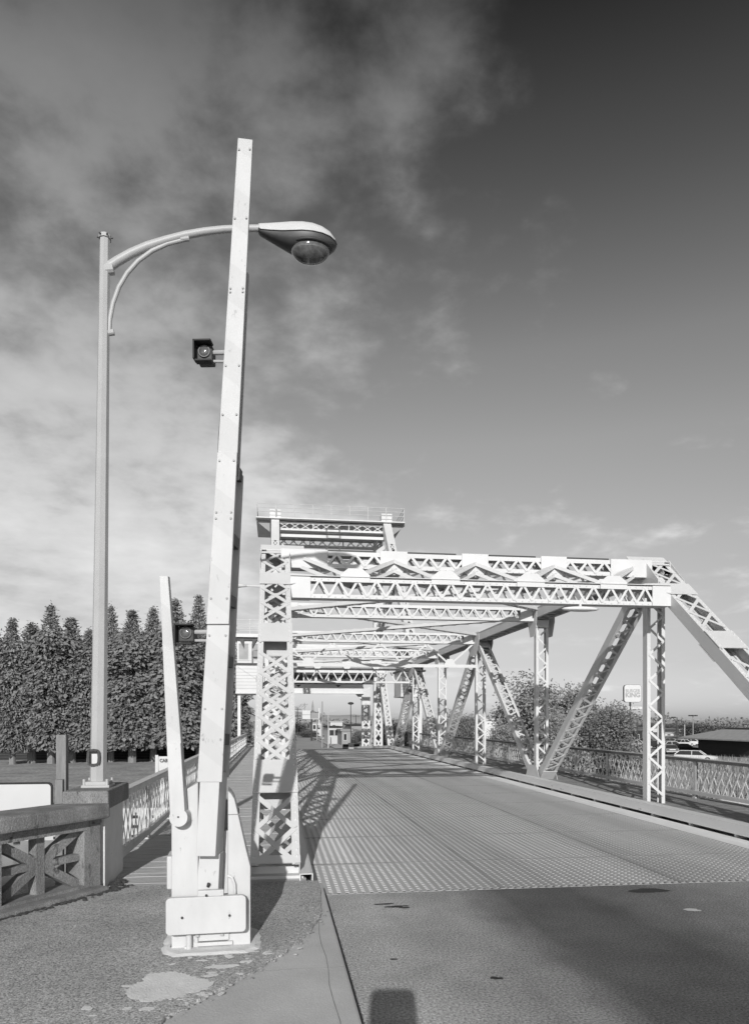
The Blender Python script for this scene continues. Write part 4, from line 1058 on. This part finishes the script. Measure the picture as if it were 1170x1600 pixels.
# ---------------------------------------------------------------- buildings, signs, poles and cars
def house(name, label, x0, x1, y0, y1, z0, z1, wm, roof=None, wins=(), cat='building'):
    o = thing(name, label, cat, ((x0+x1)/2, y0, z0))
    g = MB(); g.box(x0, x1, y0, y1, z0-.3, z1); g.build('wall', wm, o)
    g = MB(); g.box(x0-.25, x1+.25, y0-.25, y1+.25, z1, z1+.3); g.build('roof', roof or ROOFM, o)
    for (u0, u1, v0, v1) in wins:
        f = MB(); xa = x0+(x1-x0)*u0; xb = x0+(x1-x0)*u1; za = z0+(z1-z0)*v0; zb = z0+(z1-z0)*v1
        f.box(xa-.08, xb+.08, y0-.06, y0-.002, za-.08, zb+.08); fo = f.build('window', WHITEP if wm is not WALLM else WALLG, o)
        f = MB(); f.box(xa, xb, y0-.075, y0-.061, za, zb); f.build('pane', GLASS, fo)
    return o
# long dark shed behind the cedars
pa, pb_ = at(-30,1160,104), at(360,1160,104)
sh_ = thing('long_shed', 'long low dark shed with horizontal siding behind the cedar trunks', 'shed', ((pa.x+pb_.x)/2, 98, GZ))
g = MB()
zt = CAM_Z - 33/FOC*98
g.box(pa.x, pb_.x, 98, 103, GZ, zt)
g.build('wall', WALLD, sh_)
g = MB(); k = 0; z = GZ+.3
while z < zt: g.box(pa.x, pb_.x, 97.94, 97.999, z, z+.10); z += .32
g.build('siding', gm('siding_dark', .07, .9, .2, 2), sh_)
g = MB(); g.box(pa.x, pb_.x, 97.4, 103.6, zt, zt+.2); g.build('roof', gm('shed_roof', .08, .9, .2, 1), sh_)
# bulkhead on the far bank seen through the left railing
g0 = thing('bank_bulkhead', 'pale concrete bulkhead with rows of dark slots on the far river bank', 'retaining wall', (-12, 42.6, GZ-3))
g = MB(); g.box(-40, -2.5, 42.4, 43, GZ-2.5, GZ+.1); g.build('wall', CONC, g0)
g = MB()
for rz_ in (-.3, -.85, -1.4):
    x = -38
    while x < -3: g.box(x, x+.35, 42.37, 42.399, GZ+rz_-.16, GZ+rz_); x += .75 + .2*((int(x*7)) % 3)
g.build('slots', BLACK, g0)
# white commercial block on the right
a_, b_ = at(752,1126,112), at(800,1126,112)
house('white_store', 'plain white flat roofed building behind the small leafy tree', a_.x, b_.x+6, 112, 130, GZ, a_.z, gm('store_wall', .62, .8, .05, .3), WALLM, [(.05,.3,.1,.35),(.4,.7,.1,.35)])
# restaurant at the right edge: hip roof and dark walls
bx = at(1059,1160,103); ex = bx.x; ez = CAM_Z - 35/FOC*86*.99
rs = thing('restaurant', 'low dark restaurant with wide hipped roof at the right edge of the parking lot', 'restaurant', (ex+10, 90, GZ))
g = MB(); g.box(ex+2.0, ex+17, 88, 101, GZ-.2, ez-.02); g.build('wall', WALLD, rs)
rx0, rx1, ry0, ry1 = ex, ex+19, 86, 103; rzt = CAM_Z - 17/FOC*90
g = MB(); g.add([(rx0,ry0,ez),(rx1,ry0,ez),(rx1,ry1,ez),(rx0,ry1,ez),(rx0+3.9,ry0+5,rzt),(rx1-3.9,ry0+5,rzt),(rx1-3.9,ry1-5,rzt),(rx0+3.9,ry1-5,rzt),(rx0,ry0,ez-.18),(rx1,ry0,ez-.18),(rx1,ry1,ez-.18),(rx0,ry1,ez-.18)],
  [(0,1,5,4),(1,2,6,5),(2,3,7,6),(3,0,4,7),(4,5,6,7),(8,9,1,0),(9,10,2,1),(10,11,3,2),(11,8,0,3),(11,10,9,8)]); g.build('roof', ROOFM, rs)
g = MB(); g.box(rx0+4.2, rx1-4.2, ry0+5.3, ry1-5.3, rzt, rzt+.25); g.box(rx0+4.0,rx0+4.6,ry0+5.0,ry0+5.6,rzt,rzt+.35); g.box(rx0+7.6,rx0+8.1,ry0+5.0,ry0+5.6,rzt,rzt+.35); g.build('roof_unit', DARKMETAL, rs)
# restaurant sign on its pole
SY = 150.0
sp = at(987.5, 1084, SY)
sw = 26/FOC*SY/2*1.03; 
sgn = thing('restaurant_sign', 'rounded square white sign reading BURGER KING on a tall pole', 'sign', (sp.x, SY, GZ))
c0 = at(988, 1083.5, SY); hw, hh2 = 14.0/FOC*SY, 14.6/FOC*SY
RM = Matrix.Translation(Vector((c0.x, SY, 0))) @ Matrix.Rotation(R(-14), 4, 'Z')
g = MB(RM); g.prism([(x,z) for x,z in rrect(-hw, hw, c0.z-hh2, c0.z+hh2, .55)], (0,0,0), EX, EZ, EY, 1.0); g.build('sign_case', gm('sign_case', .06, .6, .1), sgn)
g = MB(RM); g.prism([(x,z) for x,z in rrect(-hw+.06, hw-.06, c0.z-hh2+.06, c0.z+hh2-.06, .5)], (0,-.03,0), EX, EZ, EY, .029); g.build('sign_face', WHITEP, sgn)
text('BURGER', 'lettering', GREYTEXT, sgn, RM @ Vector((0,-.05,c0.z+.55)), 1.02, R(-14), .82, .02)
text('KING', 'lettering', GREYTEXT, sgn, RM @ Vector((0,-.05,c0.z-.40)), 1.35, R(-14), .98, .05)
z2 = at(988,1106,SY).z
g = MB(RM); g.box(-hw, hw+.2, .2, .7, z2-.36, z2+.36); g.build('reader_case', gm('reader_case', .06, .6, .1), sgn)
g = MB(RM); g.box(-hw+.35, hw+.18, .17, .199, z2-.32, z2+.32); g.build('reader_face', WHITEP, sgn)
text('DRIVE THRU', 'lettering', GREYTEXT, sgn, RM @ Vector((.15,.15,z2)), .52, R(-14), .95)
g = MB(); pp = at(985.5,1110,SY); g.tube([(pp.x, SY+.45, GZ),(pp.x, SY+.45, c0.z-hh2)], .22, 10); g.build('pole', DARKMETAL, sgn)
# lamp posts and poles
def lotlamp(name, label, px_, ytop, Y, kind, r=.12, m=None, base=None):
    t = at(px_, ytop, Y); o = thing(name, label, 'lamp post' if kind else 'pole', (t.x, Y, GZ)); m = m or DARKMETAL
    g = MB(); g.tube([(t.x,Y,GZ if base is None else base),(t.x,Y,t.z)], [r, r*.7], 8); g.build('pole', m, o)
    if kind == 'box':
        g = MB(); g.box(t.x-1.0, t.x-.35, Y-.2, Y+.2, t.z-.12, t.z+.12); g.build('lamp_head', DARKMETAL, o)
        g = MB(); g.box(t.x-.36, t.x, Y-.04, Y+.04, t.z-.03, t.z+.03); g.build('arm', m, o)
    elif kind == 'ring':
        g = MB()
        for k in range(6):
            a = k*math.pi/3; g.box(t.x+.75*math.cos(a)-.22, t.x+.75*math.cos(a)+.22, Y+.75*math.sin(a)-.22, Y+.75*math.sin(a)+.22, t.z-.15, t.z+.12)
        g.tube([(t.x+.75*math.cos(k*math.pi/6), Y+.75*math.sin(k*math.pi/6), t.z) for k in range(13)], .04, 6, cap=False); g.build('lamp_head', DARKMETAL, o)
    elif kind == 'head':
        g = MB(); g.blob((t.x,Y,t.z), .55,.4,.25, 10, 6); g.build('lamp_head', DARKMETAL, o)
    elif kind == 'tee':
        g = MB(); g.box(t.x-1.2, t.x+1.2, Y-.06, Y+.06, t.z-.55, t.z-.43); g.build('crossarm', m, o)
    return o
lotlamp('parking_lamp', 'dark parking lot lamp with one box head right of the near upright post', 1057, 1121, 120, 'box')
lotlamp('parking_lamp', 'tall parking lot lamp with a ring of heads near the right edge', 1082, 1118, 150, 'ring', .13, WALLG)
lotlamp('parking_lamp', 'dark parking lot lamp with one box head right of the restaurant sign pole', 995, 1122, 135, 'box')
lotlamp('flag_pole', 'short white pole in the parking lot beyond the box headed lamp', 1069, 1132, 140, None, .09, WHITEP)
lotlamp('street_lamp_post', 'slim street lamp with dark head beside the far end of the bridge', 548, 1099, 128, 'head', .09)
lotlamp('utility_pole', 'thick plain pole on the pavement in the middle of the far street', 503.5, 1096, 132, None, .14, WALLG)
lotlamp('utility_pole', 'pale slim pole right of the thick plain pole', 513, 1112, 130, None, .10, WALLM)
lotlamp('utility_pole', 'distant crossarm pole at the left of the far street', 465, 1106, 220, 'tee', .14)
lotlamp('utility_pole', 'distant crossarm pole above the white billboard', 476, 1098, 260, 'tee', .14, WALLG)
lotlamp('utility_pole', 'distant pole right of the slim street lamp', 556, 1117, 240, 'tee', .14)
t = at(488.5, 1094, 420)
o = thing('lattice_mast', 'thin dark radio mast rising behind the white billboard', 'mast', (t.x, 420, GZ)); g = MB(); g.tube([(t.x,420,GZ),(t.x,420,CAM_Z+8),(t.x,420,t.z)], [.7,.6,.08], 6); g.build('mast', WALLG, o)
ow = thing('overhead_wires', 'thin overhead wires strung between the crossarm poles of the far street', 'wires', (3.5, 200, GZ))
pl_ = [Vector((-1.5,120,7.5)), at(465,1106,220)-EZ*.45, at(476,1098,260)-EZ*.45, Vector((9.0,420,9.0))]
for dx_ in (-1.0, 0.0, 1.0):
    g = MB()
    for a, b_ in zip(pl_[:-1], pl_[1:]):
        g.tube([a.lerp(b_, k/8) + Vector((dx_,0,-4*.5*(k/8)*(1-k/8))) for k in range(9)], .03, 5)
    g.build('wire', DARKMETAL, ow)
# billboard
a_, b_ = at(472.5,1110,175), at(485,1123.5,175)
bb = thing('billboard', 'blank white billboard on a dark pole over the far street', 'billboard', ((a_.x+b_.x)/2, 175, GZ))
g = MB(); g.box(a_.x, b_.x, 175, 175.3, b_.z, a_.z); g.build('panel', WHITEP, bb)
g = MB(); g.box(a_.x, b_.x, 174.97, 174.999, (a_.z+b_.z)/2-.06, (a_.z+b_.z)/2+.06); g.build('panel_line', WALLG, bb)
c_ = at(487,1150,175); g = MB(); g.tube([(c_.x,175.4,GZ),(c_.x,175.4,b_.z)], .2, 8); g.build('pole', DARKMETAL, bb)
a2, b2 = at(485.5,1114,176), at(499.5,1124,176)
b3 = thing('billboard', 'grey billboard immediately right of the blank white one', 'billboard', ((a2.x+b2.x)/2, 176, GZ))
g = MB(); g.box(a2.x, b2.x, 176, 176.3, b2.z, a2.z); g.build('panel', WALLG, b3); g = MB(); g.box(a2.x, b2.x, 175.95, 175.999, b2.z, b2.z+.15); g.box(b2.x-.25,b2.x,175.95,175.999,b2.z-2,a2.z+1.2); g.build('frame', WHITEP, b3)
g = MB(); g.tube([(b2.x-.6,176.4,GZ),(b2.x-.6,176.4,b2.z)], .15, 8); g.build('pole', WALLG, b3)
def hb(px0, px1, ytop, Y, d, wm, label, roof=None, wins=(), name='town_building', z0=GZ):
    a, b = at(px0, ytop, Y), at(px1, ytop, Y); return house(name, label, a.x, b.x, Y, Y+d, z0, a.z, wm, roof, wins)
hb(513,534,1137,150,14,WALLM,'low pale building on the right of the far street behind the slim pole', WALLD, [(.1,.4,.55,.85),(.5,.7,.55,.85)])
hb(534,549,1142,140,10,WALLG,'grey plank fronted building just right of the low pale one', WALLG, [(.2,.5,.4,.8)])
hb(549,590,1134,165,14,WALLG,'long dark roofed building behind the slim street lamp', WALLD, [(.1,.25,.3,.6),(.35,.5,.3,.6),(.6,.75,.3,.6)])
hb(488,502,1130,230,18,WALLM,'two storey pale building behind the thick plain pole', WALLG, [(.1,.35,.55,.85),(.55,.85,.55,.85),(.2,.4,.1,.4)])
hb(470,487,1128,300,20,WALLG,'grey building at the end of the far street', WALLG, [(.2,.4,.4,.8),(.6,.8,.4,.8)])
hb(440,459,1118,240,25,WALLG,'tall grey building left of the far street seen through the end post', ROOFM, [(.6,.8,.4,.6),(.6,.8,.7,.9)])
hb(516,535,1128,200,12,WALLM,'white gabled house above the low pale building', ROOFM, [(.2,.4,.5,.8)])
hb(620,690,1139,170,14,WALLM,'long pale building beyond the far truss posts', WALLG, [(.1,.2,.3,.6),(.3,.4,.3,.6),(.5,.6,.3,.6),(.7,.8,.3,.6)])
hb(990,1003,1143,160,10,WALLD,'dark shed left of the near upright post in the parking lot', DARKMETAL, [(.4,.6,.2,.7)])
hb(1012,1030,1138,230,20,WALLM,'pale building seen through the lacing of the near upright post', WALLG, [(.2,.4,.3,.6)])
hb(1038,1052,1146,220,12,WALLM,'pale low building right of the near upright post', ROOFM, [(.3,.6,.2,.6)])
hb(1060,1078,1140,240,14,WALLG,'grey house beyond the parking lot left of the restaurant roof', ROOFM, [(.3,.6,.2,.6)])
# small far trees along the town
for i, (px_, py_, Y, s_, lab) in enumerate([(462,1128,260,2.0,'dark tree at the left side of the far street'),(480,1140,210,1.1,'small dark tree below the white billboard'),(565,1138,150,1.0,'dark tree right of the slim street lamp at the bridge end'),(1020,1128,260,2.5,'distant dark tree seen through the near upright post'),(1063,1134,300,2.4,'distant dark tree beyond the white pole in the lot'),(1045,1130,320,2.6,'distant tree right of the near upright post')]):
    p = at(px_, py_, Y); put(rd, 'rd', lab, (p.x, Y, GZ), (s_, (p.z-GZ)/7.0), i*1.1)
b = MB(); b.noflip = True; q = random.Random(77)
for i in range(9000):
    x = q.uniform(-60, 420); Y = q.uniform(330, 380); hmax = 4.5 + 2.5*math.sin(x*.11) + 1.8*math.sin(x*.037+1) + 1.2*math.sin(x*.41)
    z = GZ + q.uniform(0, max(1.5, hmax)); e = Vector((q.gauss(0,1),q.gauss(0,1),q.gauss(0,1))).normalized(); s_ = e.cross(Vector((q.gauss(0,1),q.gauss(0,1),q.gauss(0,1)))).normalized(); c_ = Vector((x,Y,z))
    b.add([c_-e*.9, c_+s_*.6, c_+e*.9, c_-s_*.6], [(0,1,2,3)])
tag(b.build('treeline', gm('treeline_foliage', .2, .9, .3, .1)), kind='stuff')
# bridge end parapets
e0 = thing('bridge_end_wall', 'low concrete end wall with shadows put in as dark blocks at the far end of the bridge', 'parapet', (8.5, 84, zr(84)))
for k, (pxa, pxb, m) in enumerate(((536,544,BLACK),(544.4,553,WALLM),(553.4,562,BLACK))):  # black blocks stand for the shadowed stretches of the concrete
    a, b_ = at(pxa,1163,84), at(pxb,1163,84); g = MB(); g.box(a.x, b_.x, 84+.1*k, 84.6, zr(84)-.8, a.z+(.15 if k == 1 else 0)); g.build('block', m, e0)
# cars
def car(label, pos, rz, m, wagon=False, group='cars in town'):
    o = thing('parked_car', label, 'car', pos, group); M_ = Matrix.Translation(Vector(pos)) @ Matrix.Rotation(rz, 4, 'Z')
    L_, Wd = 4.7, 1.8; r_ = -2.1 if wagon else -1.35
    body = [(-2.35,.30),(2.35,.30),(2.38,.55),(2.3,.74),(1.15,.86),(-2.2,.90),(-2.36,.75)]
    g = MB(M_); g.prism([(x,z) for x,z in body], (0,-Wd/2,0), EX, EZ, EY, Wd); g.build('body', m, o, bevel=.06)
    g = MB(M_); vs = []
    top = [(1.1,.86),(.45,1.36),(r_+.35,1.36),(r_-.2,.88)]
    for (x,z) in top: vs += [(x, -(Wd/2-.06 if z < 1 else Wd/2-.25), z), (x, (Wd/2-.06 if z < 1 else Wd/2-.25), z)]
    g.add(vs, [(0,1,3,2),(2,3,5,4),(4,5,7,6),(0,2,4,6),(1,7,5,3),(0,6,7,1)]); cab = g.build('cabin', GLASS, o)
    g = MB(M_); g.frame(((.42+r_+.38)/2,0,1.375), EX, EY, EZ, (.42-r_-.38)/2, Wd/2-.24, .02)
    for s in (-1,1):
        for (xa,za,xb,zb) in ((1.1,.88,.43,1.37),(-.35,.88,-.35,1.37),(r_-.18,.90,r_+.36,1.37)): g.bar((xa,s*(Wd/2-.055),za),(xb,s*(Wd/2-.235),zb), .07,.03)
    g.build('roof', m, o)
    for x in (-1.45, 1.4):
        for s in (-1,1):
            g = MB(M_); g.tube([(x,s*(Wd/2-.2),.33),(x,s*(Wd/2+.01),.33)], .33, 14); w = g.build('wheel', BLACK, o)
            g = MB(M_); g.tube([(x,s*(Wd/2+.01),.33),(x,s*(Wd/2+.02),.33)], .19, 12); g.build('rim', WALLM, w)
    for s in (-1,1):
        g = MB(M_); g.frame((2.37,s*.62,.62), EX, EY, EZ, .03, .16, .07); g.build('headlight', WHITEP, o)
        g = MB(M_); g.frame((-2.37,s*.62,.68), EX, EY, EZ, .02, .18, .06); g.build('taillight', DARKMETAL, o)
    g = MB(M_); g.frame((2.42,0,.42), EX, EY, EZ, .05, .85, .06); g.frame((-2.40,0,.44), EX, EY, EZ, .05, .85, .06); g.build('bumper', WALLM, o)
p = gp(1086,1191,GZ); car('pale station wagon just behind the right railing beside the dark restaurant', (p.x, p.y, GZ+.03), R(-38), CARW, True, 'cars in the parking lot')
for (px_, py_, m, rz_, lab) in ((1050,1171,CARW,-.2,'pale car parked in the lot below the box headed lamp'),(1066,1167,CARW,.3,'pale car parked in the lot left of the restaurant wall'),(1066,1176,CARD,.1,'dark car parked behind the pale station wagon'),(992,1168,CARW,.5,'pale car parked at the foot of the restaurant sign'),(1045,1164,CARG,.0,'grey car furthest back in the lot right of the near upright post'),(1022,1170,CARD,.2,'dark car seen through the lacing of the near upright post'),(1046,1178,CARG,1.2,'grey car nearest the near upright post on its right'),(1078,1165,CARW,.0,'pale car at the end of the lot row beside the restaurant corner'),(1010,1164,CARG,.4,'grey car in the lot beyond the restaurant sign pole')):
    p = gp(px_, py_, GZ); car(lab, (p.x, p.y, GZ+.03), rz_, m, False, 'cars in the parking lot')
for (px_, py_, m, rz_, lab, wg) in ((507,1157,CARW,R(95),'white van parked right of the thick plain pole', True),(518,1160,CARW,R(80),'white car parked in front of the low pale building', False),(494,1152,CARW,R(90),'white car further up the far street below the billboard', False),(457,1157,CARD,R(90),'dark car half hidden by the end post on the far street', True)):
    p = gp(px_, py_, GZ); car(lab, (p.x, p.y, GZ+.06), rz_, m, wg, 'cars on the far street')

# view camera on its tripod, the source of the small shadow at the foot of the picture
vc = thing('view_camera', 'large format view camera on a tripod whose shadow falls on the road', 'camera', (-.05, -.3, WZ))
vq = Matrix.Translation(Vector((0,0,CAM_Z))) @ Matrix.Rotation(-YAW, 4, 'Z')
g = MB(vq); g.box(-.17,.17,-.42,-.06,-.13,.11); g.build('body', BLACK, vc, bevel=.05)
g = MB()
for k in range(3):
    a = R(90+120*k); g.tube([(0,-.2,1.95),(.5*math.cos(a)+.0,-.2+.5*math.sin(a),.02)], .02, 6)
g.build('leg', WOODPOST, vc)
